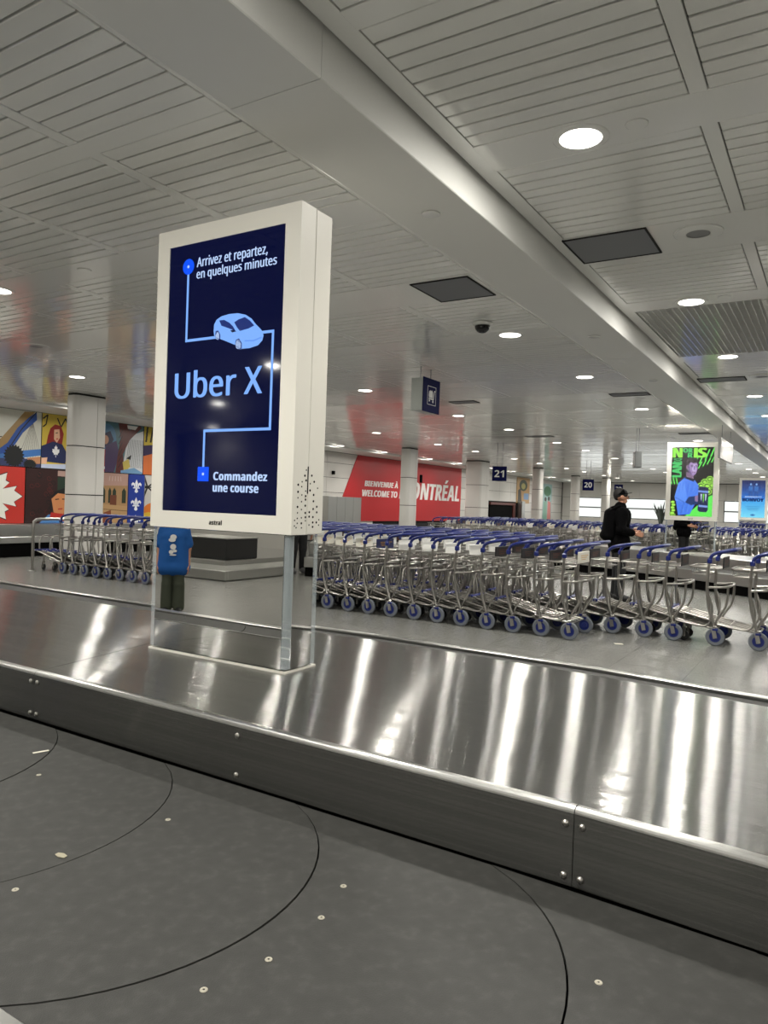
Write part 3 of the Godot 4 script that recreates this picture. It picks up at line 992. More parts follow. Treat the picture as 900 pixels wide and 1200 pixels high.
func main_carousel() -> void:
	var o := thing("baggage_carousel", "large brushed steel baggage carousel in front with dark rubber belt plates, carrying the big screen", "carousel")
	# platform sheets between the seams
	var cuts := [[-13.0, -13.0], [-8.3, -8.5], [-3.285, -3.60], [2.0, 1.9], [4.6, 4.6]]
	for i in cuts.size() - 1:
		var b := B.new()
		var wave := FastNoiseLite.new()
		wave.noise_type = FastNoiseLite.TYPE_SIMPLEX_SMOOTH
		wave.frequency = 1.0
		wave.seed = 12 + i
		var nu := int((cuts[i + 1][0] - cuts[i][0]) / 0.06)
		var nv := 26
		var at := func(u: float, v: float) -> Vector3:
			var xf := lerpf(cuts[i][0] + 0.0015, cuts[i + 1][0] - 0.0015, u)
			var xb := lerpf(cuts[i][1] + 0.0015, cuts[i + 1][1] - 0.0015, u)
			var x := lerpf(xf, xb, v)
			var z := lerpf(along(FRONT, xf) - 0.03, along(BACK, xb), v)
			var edge := minf(1.0, minf(v, 1.0 - v) * 8.0)
			return Vector3(x, 0.575 + edge * (0.0014 * wave.get_noise_2d(x * 1.2, z * 0.55)), z)
		var nrm := func(u: float, v: float) -> Vector3:
			var e := 0.004
			var du: Vector3 = at.call(u + e, v) - at.call(u - e, v)
			var dv: Vector3 = at.call(u, v + e) - at.call(u, v - e)
			return dv.cross(du).normalized() * signf(dv.cross(du).y)
		var pts := []
		for iu in nu + 1:
			var col := []
			for iv in nv + 1: col.append([at.call(float(iu) / nu, float(iv) / nv), nrm.call(float(iu) / nu, float(iv) / nv)])
			pts.append(col)
		for iu in nu:
			for iv in nv:
				var q := [pts[iu][iv], pts[iu + 1][iv], pts[iu + 1][iv + 1], pts[iu][iv + 1]]
				var uvs := []
				for w in q: uvs.append(Vector2(w[0].z, w[0].x))
				b.tri(q[0][0], q[1][0], q[2][0], q[0][1], q[1][1], q[2][1], uvs[0], uvs[1], uvs[2])
				b.tri(q[0][0], q[2][0], q[3][0], q[0][1], q[2][1], q[3][1], uvs[0], uvs[2], uvs[3])
		for ends in [[0, 1], [nu, -1]]:
			for iv in nv:
				var p0: Vector3 = pts[ends[0]][iv][0]
				var p1: Vector3 = pts[ends[0]][iv + 1][0]
				b.quad(p0, p1, p1 - Vector3(0, 0.02, 0), p0 - Vector3(0, 0.02, 0), Vector3(-ends[1], 0, 0))
		obj("platform_sheet", b, mats.brushed_top, o)
	# skirt panels with a rounded top edge, bolts at the joints
	var bolt := B.new()
	bolt.lathe([Vector2(0.0115, 0.0), Vector2(0.011, 0.003), Vector2(0.008, 0.0065), Vector2(0.004, 0.0082), Vector2(0.003, 0.0045), Vector2(0.0, 0.0045)], 14)
	var bm := bolt.mesh()
	for i in FRONT.size() - 1:
		var p := Vector2(FRONT[i][0] + 0.0012, FRONT[i][1])
		var q := Vector2(FRONT[i + 1][0] - 0.0012, FRONT[i + 1][1])
		var d := (q - p).normalized()
		var out := Vector2(-d.y, d.x)
		if out.y < 0: out = -out
		var b := B.new()
		strip(b, [Vector2(-0.012, 0.345), Vector2(0, 0.345), Vector2(0, 0.560)], p, q, out)
		var sk := obj("skirt_panel", b, mats.brushed_side, o)
		b = B.new()
		strip(b, [Vector2(0, 0.560), Vector2(-0.001, 0.5655), Vector2(-0.005, 0.571), Vector2(-0.0105, 0.575), Vector2(-0.018, 0.577), Vector2(-0.034, 0.5772)], p, q, out)
		obj("edge_trim", b, mats.steel_plain, sk)
		for e in [[p, 1.0], [q, -1.0], [(p + q) / 2, 0.0]]:
			for y in [0.526, 0.372]:
				var w: Vector2 = e[0] + d * 0.024 * e[1]
				var bo := obj("bolt", bm, mats.chrome, sk)
				bo.transform = Transform3D(Basis(Vector3(d.x, 0, d.y), Vector3(out.x, 0, out.y), Vector3(0, -1, 0)), Vector3(w.x, y, w.y))
	# far skirt, far belt and far rim
	for i in BACK.size() - 1:
		var b := B.new()
		strip(b, [Vector2(0, 0.574), Vector2(0.012, 0.568), Vector2(0.012, 0.345)], Vector2(BACK[i][0], BACK[i][1]), Vector2(BACK[i + 1][0], BACK[i + 1][1]), Vector2(0, -1))
		obj("back_skirt", b, mats.brushed_side, o)
	var fb := PackedVector2Array()
	for q in BACK: fb.push_back(Vector2(q[0], q[1] - 0.02))
	for k in range(RIM.size() - 1, -1, -1): fb.push_back(Vector2(RIM[k][0], RIM[k][1] + 0.095))
	var bb := B.new()
	bb.slab(fb, 0.320, 0.332)
	obj("far_belt", bb, mats.belt_rubber, o)
	for i in RIM.size() - 1:
		var b := B.new()
		strip(b, [Vector2(-0.062, 0.30), Vector2(-0.062, 0.348), Vector2(-0.057, 0.353), Vector2(-0.006, 0.353), Vector2(0, 0.347), Vector2(0, 0.16)], Vector2(RIM[i][0], RIM[i][1]), Vector2(RIM[i + 1][0], RIM[i + 1][1]), Vector2(0, -1))
		obj("far_rim", b, mats.steel_plain, o)
	# dark understructure
	var un := PackedVector2Array([Vector2(-13, -0.95), Vector2(2.0, -0.82), Vector2(4.6, -0.55), Vector2(4.6, -4.1), Vector2(2.0, -4.5), Vector2(-0.3, -4.8), Vector2(-3.1, -4.95), Vector2(-13, -4.95)])
	bb = B.new()
	bb.slab(un, 0.0, 0.318)
	obj("understructure", bb, mats.black, o)
	# near rim
	for q in [[Vector2(-13.0, -0.905), Vector2(-0.63, -0.905)], [Vector2(-0.63, -0.905), Vector2(2.0, -0.75)], [Vector2(2.0, -0.75), Vector2(4.6, -0.48)]]:
		var b := B.new()
		strip(b, [Vector2(0, 0.30), Vector2(0, 0.352), Vector2(0.004, 0.356), Vector2(0.07, 0.356), Vector2(0.075, 0.352), Vector2(0.075, 0.16)], q[0], q[1], Vector2(0, 1))
		obj("near_rim", b, mats.steel_plain, o)
	# crescent belt plates
	var xs := []
	for i in range(10, 0, -1): xs.append(-2.66 - 0.735 * i)
	xs.append_array([-2.66, -1.925, -1.233, -0.46, 0.28, 1.01, 1.75, 2.5, 3.25, 4.0])
	for i in xs.size() - 1:
		var poly := PackedVector2Array()
		var n := 22
		var off := func(x: float): return maxf(0.0, (x + 0.6) * 0.058)
		for k in n + 1:
			var z := lerpf(-2.122, -0.91, float(k) / n)
			var f := sqrt(0.5184 - (z + 1.47) ** 2) - 0.72
			poly.push_back(Vector2(xs[i + 1] + f - 0.003, z + off.call(xs[i + 1] + f)))
		for k in range(n, -1, -1):
			var z := lerpf(-2.122, -0.91, float(k) / n)
			var f := sqrt(0.5184 - (z + 1.47) ** 2) - 0.72
			poly.push_back(Vector2(xs[i] + f + 0.003, z + off.call(xs[i] + f)))
		var b := B.new()
		b.slab(poly, 0.328, 0.340 + 0.0012 * (i % 2))
		obj("conveyor_plate", b, mats.belt_rubber, o)
	# flat washers set in the plates
	var ri := B.new()
	ri.lathe([Vector2(0.003, 0.0), Vector2(0.003, 0.0015), Vector2(0.0085, 0.0015), Vector2(0.0095, 0.0)], 16)
	var rm := ri.mesh()
	for q in [[-1.913, -1.758], [-1.175, -1.75], [-1.131, -1.584], [-1.128, -1.368], [-1.175, -1.201], [-0.439, -1.743], [-1.906, -1.205], [-0.39, -1.57], [-2.62, -1.74], [-2.60, -1.56]]:
		obj("washer", rm, mat("washer_metal", Color(0.72, 0.70, 0.64), 0.45, 0.3), o, Vector3(q[0], 0.3412, q[1]))

# a straight carousel: front along local +X at z = 0, facing +Z
func straight_carousel(label: String, at: Vector3, turn: float, ln: float, dims: Array) -> void:
	var hb: float = dims[0]      # fascia bottom
	var ht: float = dims[1]      # fascia top
	var hp: float = dims[2]      # platform height
	var bw: float = dims[3]      # belt width
	var dp: float = dims[4]      # whole depth
	var back: bool = dims[5]
	var o := thing("baggage_carousel", label, "carousel", at, turn)
	var b := B.new()
	b.box(Vector3(ln / 2, (ht - 0.04) / 2, -dp / 2), Vector3(ln - 0.04, ht - 0.04, dp - 0.16))
	obj("kick_board", b, mats.black, o)
	var n := int(ceil(ln / 2.4))
	var w := ln / n
	for i in n:
		b = B.new()
		b.box(Vector3(w * (i + 0.5), (hb + ht) / 2, -0.04), Vector3(w - 0.004, ht - hb, 0.08), 0.008)
		obj("fascia_panel", b, mats.steel_plain, o)
		b = B.new()
		b.box(Vector3(w * (i + 0.5), (ht + hp) / 2 - 0.02, -0.08 - bw - 0.015), Vector3(w - 0.004, hp - ht + 0.04, 0.03), 0.008)
		obj("skirt_panel", b, mats.steel_plain, o)
	b = B.new()
	b.box(Vector3(ln / 2, ht - 0.03, -0.08 - bw / 2), Vector3(ln - 0.02, 0.012, bw))
	obj("belt", b, mats.belt_rubber, o)
	b = B.new()
	var pd := dp - bw - 0.11 - (bw + 0.08 if back else 0.0)
	b.box(Vector3(ln / 2, hp - 0.01, -0.08 - bw - 0.03 - pd / 2), Vector3(ln - 0.01, 0.02, pd))
	b.box(Vector3(ln / 2, (hp + ht) / 2 - 0.03, -0.08 - bw - 0.03 - pd / 2), Vector3(ln - 0.05, hp - ht, pd - 0.05))
	obj("platform", b, mats.steel_plain, o)
	if back:
		b = B.new()
		b.box(Vector3(ln / 2, ht - 0.03, -dp + bw / 2 + 0.08), Vector3(ln - 0.02, 0.012, bw))
		obj("belt", b, mats.belt_rubber, o)
		b = B.new()
		b.box(Vector3(ln / 2, (hb + ht) / 2, -dp + 0.04), Vector3(ln - 0.004, ht - hb, 0.08), 0.008)
		obj("fascia_panel", b, mats.steel_plain, o)

func other_carousels() -> void:
	straight_carousel("brushed steel baggage carousel with black base behind the loose carts on the right", Vector3(-6.1, 0, -17.65), deg_to_rad(-33.05), 12.0, [0.18, 0.37, 0.58, 1.0, 3.6, true])
	straight_carousel("steel baggage carousel with black base along the mural wall", Vector3(-15.1, 0, -3.0), deg_to_rad(90), 12.0, [0.31, 0.45, 0.68, 0.72, 1.26, false])
	# low carousel behind the camera, seen in the mirror
	var o := thing("low_carousel", "low steel carousel corner reflected in the mirror under the big screen", "carousel")
	var b := B.new()
	b.box(Vector3(-11.2, 0.095, 3.62), Vector3(4.5, 0.17, 0.08), 0.01)
	obj("fascia_panel", b, mats.steel_plain, o)
	b = B.new()
	b.box(Vector3(-8.99, 0.095, 5.9), Vector3(0.08, 0.17, 4.5), 0.01)
	obj("fascia_panel", b, mats.steel_plain, o)
	b = B.new()
	b.box(Vector3(-11.23, 0.075, 5.89), Vector3(4.4, 0.15, 4.45))
	obj("belt", b, mat("worn_belt", Color(0.5, 0.5, 0.48), 0.6), o)
	b = B.new()
	b.box(Vector3(-11.75, 0.19, 6.4), Vector3(3.6, 0.10, 3.6), 0.01)
	obj("platform", b, mats.steel_plain, o)
	for k in 3:
		var c := thing("dark_cabinet", "dark cabinet on the low carousel in the mirror, %s from its corner" % ORD[k], "cabinet", Vector3(-10.6 - 1.12 * k, 0.24, 5.2), 0.0, "dark cabinets on the low carousel")
		b = B.new()
		b.box(Vector3(0, 0.20, 0), Vector3(1.08, 0.40, 0.9), 0.01)
		obj("body", b, mat("cabinet_dark", Color(0.10, 0.10, 0.11), 0.4), c)
		b = B.new()
		b.box(Vector3(0, 0.41, 0), Vector3(1.1, 0.02, 0.92), 0.004)
		obj("top", b, mats.steel_plain, c)

# ------------------------------------------------------------------ screen totems
func totem(label: String, at: Vector3, turn: float, k: float) -> Node3D:
	var o := thing("screen_totem", label, "screen", at, turn)
	o.scale = Vector3.ONE * k
	var b := B.new()
	# front half: a frame round the screen
	for q in [[-0.4675, 1.5325, 0.095, 1.665], [0.4645, 1.5325, 0.101, 1.665]]:
		b.box(Vector3(q[0], q[1], -0.06), Vector3(q[2], q[3], 0.12))
	b.box(Vector3(-0.003, 2.3165, -0.06), Vector3(0.834, 0.097, 0.12))
	b.box(Vector3(-0.003, 0.7465, -0.06), Vector3(0.834, 0.093, 0.12))
	b.box(Vector3(0, 1.5325, -0.10), Vector3(0.9, 1.55, 0.04))
	obj("front_housing", b, mats.cream_paint, o)
	b = B.new()
	b.box(Vector3(0, 1.5325, -0.1915), Vector3(1.03, 1.665, 0.137), 0.004)
	obj("back_housing", b, mats.cream_paint, o)
	b = B.new()
	b.box(Vector3(0, 1.5325, -0.1215), Vector3(1.022, 1.657, 0.006))
	obj("seam", b, mats.gap_black, o)
	# speaker perforation and slot on the right side
	b = B.new()
	for q in PERF:
		b.X = Transform3D(Basis(Vector3(0, 1, 0), Vector3(1, 0, 0), Vector3(0, 0, 1)), Vector3(0.515, q[1] - 0.573, q[0] + 2.871))
		var r: float = 0.0062 if (hash(q[0] * 1000.0) % 3) == 0 else 0.0042
		b.lathe([Vector2(0, 0.001), Vector2(r, 0.001), Vector2(r, 0)], 8)
	b.X = Transform3D()
	b.box(Vector3(0.5152, 0.98, -0.1215), Vector3(0.0012, 0.14, 0.009))
	obj("perforation", b, mats.black, o)
	obj("maker_mark", letters("astral", 0.094, 0.026, 0.0015), mats.black, o, Vector3(-0.051, 0.728, 0.0005))
	# mirror box on clear corner posts
	for s in [[0.0, -0.011, 0.93, 0.004], [0.0, -0.249, 0.93, 0.004]]:
		b = B.new()
		b.box(Vector3(s[0], 0.357, s[1]), Vector3(s[2], 0.678, s[3]))
		obj("mirror_panel", b, mats.mirror, o)
	for s in [-1, 1]:
		b = B.new()
		b.box(Vector3(0.497 * s, 0.357, -0.13), Vector3(0.004, 0.678, 0.165))
		obj("mirror_panel", b, mats.mirror, o)
		for z in [-0.03, -0.23]:
			b = B.new()
			b.box(Vector3(0.483 * s, 0.357, z), Vector3(0.036, 0.676, 0.036), 0.003)
			obj("clear_post", b, mats.acrylic, o)
	b = B.new()
	for s in [-1, 1]:
		b.box(Vector3(0, 0.005, -0.13 + 0.121 * s), Vector3(1.004, 0.010, 0.014))
		b.box(Vector3(0.495 * s, 0.005, -0.13), Vector3(0.014, 0.010, 0.228))
	obj("base_frame", b, mats.cream_paint, o)
	return o

func screen_face(o: Node3D, m: Material) -> MeshInstance3D:
	var b := B.new()
	b.quad(Vector3(-0.42, 0.793, -0.004), Vector3(0.414, 0.793, -0.004), Vector3(0.414, 2.268, -0.004), Vector3(-0.42, 2.268, -0.004), Vector3(0, 0, 1))
	b.box(Vector3(-0.003, 1.5305, -0.035), Vector3(0.834, 1.475, 0.06))
	for i in range(6, b.u.size()): b.u[i] = Vector2(0.5, 0.01)
	var f := obj("screen", b, m, o)
	var a := AreaLight3D.new()
	a.name = "screen_light"
	o.add_child(a)
	a.position = Vector3(0, 1.53, 0.03)
	a.rotation.y = PI
	a.area_size = Vector2(0.8, 1.4)
	a.light_energy = 0.01 / EXPO
	a.light_color = Color(0.5, 0.65, 1.0)
	a.shadow_enabled = true
	return f

const PERF := [[-2.977, 1.604], [-2.967, 1.575], [-3.024, 1.578], [-2.978, 1.551], [-2.946, 1.543], [-3.046, 1.547], [-3.014, 1.536], [-2.915, 1.527], [-2.944, 1.518], [-3.077, 1.515], [-2.977, 1.497], [-3.013, 1.501], [-2.915, 1.491], [-2.947, 1.476], [-2.978, 1.471], [-3.045, 1.479], [-2.916, 1.461], [-2.978, 1.453], [-2.946, 1.442], [-3.045, 1.446], [-2.978, 1.422], [-2.915, 1.415], [-3.075, 1.418], [-3.045, 1.406], [-2.947, 1.402], [-2.916, 1.385], [-3.013, 1.389], [-2.98, 1.385], [-3.076, 1.389], [-2.982, 1.363], [-2.916, 1.357], [-2.949, 1.36], [-3.045, 1.364], [-3.013, 1.366], [-2.895, 1.347], [-3.097, 1.35], [-2.983, 1.345], [-3.045, 1.336], [-3.076, 1.336], [-2.95, 1.332], [-2.917, 1.332], [-3.014, 1.323], [-2.895, 1.319], [-3.096, 1.322], [-2.909, 1.31], [-2.952, 1.309], [-3.045, 1.313]]
const CAR := {
		"body": [[-0.065, 1.771], [-0.063, 1.805], [-0.046, 1.830], [-0.010, 1.845], [0.046, 1.851], [0.107, 1.849], [0.162, 1.835], [0.203, 1.811], [0.233, 1.780], [0.263, 1.755], [0.280, 1.739], [0.289, 1.716], [0.282, 1.691], [0.253, 1.668], [0.195, 1.658], [0.142, 1.659], [0.133, 1.657], [0.110, 1.665], [0.094, 1.683], [0.032, 1.707], [-0.015, 1.724], [-0.040, 1.730], [-0.058, 1.740]],
		"sidewin": [[-0.025, 1.824], [0.011, 1.823], [0.048, 1.805], [0.074, 1.784], [0.096, 1.756], [0.049, 1.774], [-0.008, 1.794]],
		"wind": [[0.084, 1.803], [0.113, 1.815], [0.158, 1.823], [0.193, 1.802], [0.224, 1.773], [0.185, 1.761], [0.126, 1.754], [0.105, 1.774]],
		"wheel1": [[-0.051, 1.747], [-0.043, 1.765], [-0.031, 1.764], [-0.022, 1.748], [-0.021, 1.729], [-0.031, 1.720], [-0.044, 1.727]],
		"wheel2": [[0.097, 1.685], [0.105, 1.706], [0.121, 1.709], [0.136, 1.689], [0.137, 1.666], [0.123, 1.658], [0.105, 1.665]],
		"arch1": [[-0.053, 1.739], [-0.049, 1.769], [-0.031, 1.771], [-0.015, 1.747], [-0.014, 1.724], [-0.029, 1.720]],
		"arch2": [[0.094, 1.681], [0.100, 1.709], [0.121, 1.715], [0.142, 1.688], [0.142, 1.659], [0.123, 1.658]],
		"bumper": [[0.161, 1.702], [0.222, 1.698], [0.275, 1.710], [0.282, 1.704], [0.223, 1.691], [0.161, 1.696]],
		"mirror": [[0.058, 1.763], [0.085, 1.764], [0.101, 1.754], [0.071, 1.751]]}

func totems() -> void:
	var o := totem("big white screen totem with a dark blue ride advert, standing on the near carousel", Vector3(-2.83, 0.575, -2.871), 0.0, 1.0)
	var sc := screen_face(o, glow("screen_navy", Color(0.008, 0.03, 0.19), 1.0, 0.06))
	var pale := glow("screen_pale", Color(0.74, 0.84, 1.0), 1.0)
	var sky := glow("screen_sky", Color(0.50, 0.70, 1.0), 1.0)
	var blue := glow("screen_blue", Color(0.03, 0.33, 1.0), 1.0)
	var navy := glow("screen_dusk", Color(0.10, 0.18, 0.45), 1.0)
	var lx := func(x: float): return x - 0.42
	var ly := func(y: float): return y - 0.573
	var z := -0.0035
	for t in [["Arrivez et repartez,", 0.213, 2.690, 0.505, 0.070, false, pale], ["en quelques minutes", 0.213, 2.628, 0.568, 0.066, false, pale], ["Uber X", 0.072, 1.990, 0.636, 0.152, false, sky], ["Commandez", 0.388, 1.540, 0.376, 0.048, true, pale], ["une course", 0.386, 1.478, 0.322, 0.036, true, pale]]:
		obj("lettering", letters(t[0], t[3], t[4], 0.0012, t[5], 0.0, 0.004 if t[0] == "Uber X" else 0.0012), t[6], sc, Vector3(lx.call(t[1]), ly.call(t[2]), z))
	var b := B.new()
	for q in [[0.1475, 2.695, 0.1475, 2.303], [0.1405, 2.309, 0.375, 2.309], [0.70, 2.3055, 0.779, 2.3055], [0.772, 2.312, 0.772, 1.801], [0.302, 1.808, 0.779, 1.808], [0.309, 1.815, 0.309, 1.60]]:
		var w: float = absf(q[2] - q[0]) + 0.014 if q[0] != q[2] else 0.0145
		var h: float = absf(q[3] - q[1]) if q[1] != q[3] else 0.0145
		if q[0] != q[2]: w -= 0.014
		b = B.new()
		b.box(Vector3(lx.call((q[0] + q[2]) / 2), ly.call((q[1] + q[3]) / 2), z + 0.0004), Vector3(w, h, 0.0008))
		obj("route_line", b, sky, sc)
	b = B.new()
	b.X = Transform3D(Basis(Vector3(1, 0, 0), Vector3(0, 0, 1), Vector3(0, 1, 0)), Vector3(lx.call(0.1475), ly.call(2.718), z))
	b.lathe([Vector2(0, 0.0015), Vector2(0.043, 0.0015), Vector2(0.043, 0)], 32)
	b.X = Transform3D()
	b.box(Vector3(lx.call(0.310), ly.call(1.573), z + 0.0008), Vector3(0.082, 0.078, 0.0014))
	obj("stop_marker", b, blue, sc)
	b = B.new()
	b.X = Transform3D(Basis(Vector3(1, 0, 0), Vector3(0, 0, 1), Vector3(0, 1, 0)), Vector3(lx.call(0.1475), ly.call(2.718), z))
	b.lathe([Vector2(0, 0.0022), Vector2(0.008, 0.0022), Vector2(0.008, 0)], 16)
	b.X = Transform3D()
	b.box(Vector3(lx.call(0.310), ly.call(1.573), z + 0.0012), Vector3(0.014, 0.014, 0.0018))
	obj("stop_dot", b, pale, sc)
	var car := Node3D.new()
	var lay := 0
	for q in [["body", sky], ["arch1", navy], ["arch2", navy], ["sidewin", navy], ["wind", navy], ["wheel1", pale], ["wheel2", pale], ["bumper", glow("screen_mid", Color(0.40, 0.60, 0.95), 1.0)], ["mirror", glow("screen_ink", Color(0.03, 0.06, 0.2), 1.0)]]:
		var p := PackedVector2Array()
		for w in CAR[q[0]]: p.push_back(Vector2(w[0], w[1]))
		b = B.new()
		var z0 := z + (0.0004 if q[0] == "body" else 0.0012)
		b.prism(p, z0, z0 + 0.0008)
		obj("car_drawing", b, q[1], sc)
	car.free()
	# second totem: a man in a blue jumper holding a can
	o = totem("white screen totem with a green and black drink advert behind the loose carts", Vector3(-2.76, 0.58, -17.33), deg_to_rad(4.0), 1.035)
	var p := Pic.new(256, 448, Color(0.02, 0.03, 0.03))
	var g := Color(0.40, 0.93, 0.36)
	var lime := Color(0.66, 0.95, 0.34)
	for i in 5:
		p.line([[1.02 - 0.13 * i, -0.02 + 0.05 * i], [0.92 - 0.13 * i, 0.14 + 0.05 * i]], 0.035, g)
		p.line([[1.02 - 0.10 * i, 0.12 + 0.03 * i], [0.94 - 0.10 * i, 0.22 + 0.03 * i]], 0.028, g)
	for i in 3: p.line([[0.02 + 0.07 * i, 0.54], [-0.02 + 0.07 * i, 0.44]], 0.03, g)
	for q in [[0.72, 0.56, 0.09], [0.80, 0.50, 0.08], [0.92, 0.46, 0.08], [0.86, 0.56, 0.09], [0.97, 0.55, 0.08], [0.90, 0.64, 0.08]]:
		p.disc(q[0], q[1], q[2], q[2] * 0.57, lime)
		p.disc(q[0], q[1], q[2] * 0.72, q[2] * 0.41, Color(0.02, 0.05, 0.02))
		p.disc(q[0], q[1], q[2] * 0.45, q[2] * 0.26, lime)
	p.poly([[0.36, 1.0], [0.62, 0.86], [0.80, 0.74], [1.0, 0.68], [1.0, 1.0]], g)
	for i in 5:
		p.disc(0.06 + 0.02 * (i % 2), 0.80 + 0.04 * i, 0.05, 0.018, lime)
		p.line([[0.0, 0.94 + 0.015 * i], [0.14, 0.98 + 0.015 * i]], 0.012, lime)
	var bl := Color(0.28, 0.50, 0.93)
	p.poly([[0.16, 0.62], [0.22, 0.50], [0.34, 0.435], [0.56, 0.47], [0.66, 0.55], [0.66, 0.72], [0.58, 0.84], [0.48, 0.97], [0.20, 0.99], [0.14, 0.80]], bl)
	p.poly([[0.10, 0.72], [0.18, 0.52], [0.30, 0.46], [0.36, 0.60], [0.40, 0.74], [0.36, 0.80], [0.12, 0.78]], Color(0.36, 0.58, 0.98))
	p.poly([[0.36, 0.80], [0.44, 0.72], [0.64, 0.70], [0.66, 0.82], [0.50, 0.84]], Color(0.08, 0.20, 0.42))
	p.line([[0.12, 0.73], [0.34, 0.80]], 0.012, Color(0.12, 0.26, 0.6))
	p.line([[0.34, 0.80], [0.26, 0.97]], 0.008, Color(0.16, 0.32, 0.7))
	p.poly([[0.34, 0.43], [0.56, 0.47], [0.55, 0.50], [0.34, 0.455]], Color(0.05, 0.08, 0.2))
	p.poly([[0.36, 0.36], [0.54, 0.38], [0.54, 0.46], [0.36, 0.43]], Color(0.50, 0.40, 0.52))
	p.poly([[0.37, 0.30], [0.37, 0.24], [0.44, 0.19], [0.57, 0.19], [0.625, 0.24], [0.62, 0.33], [0.585, 0.39], [0.53, 0.415], [0.46, 0.40], [0.40, 0.345]], Color(0.62, 0.52, 0.72))
	p.poly([[0.38, 0.26], [0.42, 0.25], [0.44, 0.33], [0.50, 0.40], [0.46, 0.40], [0.40, 0.345]], Color(0.44, 0.36, 0.54))
	p.poly([[0.49, 0.32], [0.52, 0.25], [0.60, 0.25], [0.59, 0.35], [0.52, 0.375]], Color(0.76, 0.68, 0.86))
	p.poly([[0.525, 0.27], [0.555, 0.27], [0.575, 0.325], [0.535, 0.33]], Color(0.56, 0.46, 0.68))
	p.disc(0.372, 0.29, 0.022, 0.030, Color(0.56, 0.44, 0.56))
	p.poly([[0.345, 0.28], [0.33, 0.21], [0.38, 0.165], [0.49, 0.145], [0.60, 0.16], [0.645, 0.205], [0.63, 0.26], [0.60, 0.225], [0.52, 0.232], [0.46, 0.215], [0.42, 0.245], [0.40, 0.27], [0.385, 0.265], [0.365, 0.25]], Color(0.17, 0.13, 0.17))
	p.line([[0.38, 0.20], [0.48, 0.17], [0.56, 0.175]], 0.012, Color(0.28, 0.22, 0.28))
	for q in [[0.46, 0.272, 0.515, 0.266], [0.565, 0.266, 0.61, 0.272]]: p.line([[q[0], q[1]], [q[2], q[3]]], 0.014, Color(0.1, 0.08, 0.14))
	for q in [0.49, 0.585]: p.disc(q, 0.284, 0.014, 0.006, Color(0.12, 0.1, 0.2))
	p.line([[0.50, 0.362], [0.575, 0.36]], 0.012, Color(0.45, 0.24, 0.40))
	for q in [[0.24, 0.52, 0.20, 0.66], [0.30, 0.50, 0.28, 0.62], [0.44, 0.50, 0.40, 0.66], [0.54, 0.52, 0.50, 0.64], [0.30, 0.84, 0.28, 0.96], [0.42, 0.82, 0.38, 0.94]]:
		p.line([[q[0], q[1]], [q[2], q[3]]], 0.012, Color(0.22, 0.41, 0.84))
		p.line([[q[0] + 0.03, q[1]], [q[2] + 0.035, q[3]]], 0.010, Color(0.40, 0.62, 0.99))
	p.poly([[0.58, 0.71], [0.66, 0.69], [0.68, 0.75], [0.66, 0.79], [0.59, 0.78]], Color(0.55, 0.45, 0.62))
	p.poly([[0.66, 0.59], [0.70, 0.565], [0.86, 0.575], [0.90, 0.60], [0.90, 0.90], [0.86, 0.935], [0.70, 0.93], [0.66, 0.905]], Color(0.10, 0.14, 0.30))
	p.poly([[0.66, 0.62], [0.90, 0.63], [0.90, 0.66], [0.66, 0.65]], Color(0.45, 0.58, 0.86))
	p.poly([[0.68, 0.83], [0.89, 0.84], [0.89, 0.87], [0.68, 0.86]], Color(0.50, 0.62, 0.88))
	for i in 3: p.poly([[0.715 + 0.055 * i, 0.67], [0.75 + 0.055 * i, 0.675], [0.742 + 0.05 * i, 0.80 - 0.02 * absf(i - 1)], [0.73 + 0.05 * i, 0.78 - 0.02 * absf(i - 1)]], Color(0.5, 0.9, 0.3) if i == 1 else Color(0.80, 0.86, 0.94))
	var pm := StandardMaterial3D.new()
	pm.resource_name = "drink_advert"
	pm.albedo_color = Color(0.02, 0.02, 0.02)
	pm.roughness = 0.2
	pm.emission_enabled = true
	pm.emission = Color.BLACK
	pm.emission_operator = BaseMaterial3D.EMISSION_OP_MULTIPLY
	pm.emission = Color.WHITE
	pm.emission_texture = p.tex()
	pm.emission_energy_multiplier = 1.0 / EXPO
	sc = screen_face(o, pm)
	var lg := glow("screen_lime", Color(0.62, 0.96, 0.36), 1.0)
	var gr := glow("screen_green", Color(0.34, 0.80, 0.45), 1.0)
	for t in [["N", -0.395, 0.175], ["l", 0.025, 0.055], ["S", 0.105, 0.155]]:
		obj("lettering", letters(t[0], t[2], 0.205, 0.002, true, 0.0, 0.012), lg, sc, Vector3(t[1], 2.045, -0.0035))
	for t in [["OR", 2.150, 0.185], ["R", 2.045, 0.095]]:
		obj("lettering", letters(t[0], t[2], 0.096, 0.002, true, 0.0, 0.006), gr, sc, Vector3(-0.195 if t[0] == "OR" else -0.10, t[1], -0.0035))
	var lt := obj("lettering", letters("LAN", 0.30, 0.19, 0.002, true, 0.0, 0.010), gr, sc)
	lt.transform = Transform3D(Basis(Vector3(0, 1, 0), Vector3(-1, 0, 0), Vector3(0, 0, 1)), Vector3(-0.215, 1.63, -0.0035))
	lt = obj("lettering", letters("DO", 0.085, 0.17, 0.002), gr, sc)
	lt.transform = Transform3D(Basis(Vector3(0, 1, 0), Vector3(-1, 0, 0), Vector3(0, 0, 1)), Vector3(-0.215, 1.945, -0.0035))
	# third totem: two figures on blue
	o = totem("white screen totem with a light blue poster of two figures at the right edge", Vector3(-2.86, 0.60, -32.3), deg_to_rad(5.0), 1.0)
	p = Pic.new(200, 350, Color(0.05, 0.12, 0.33))
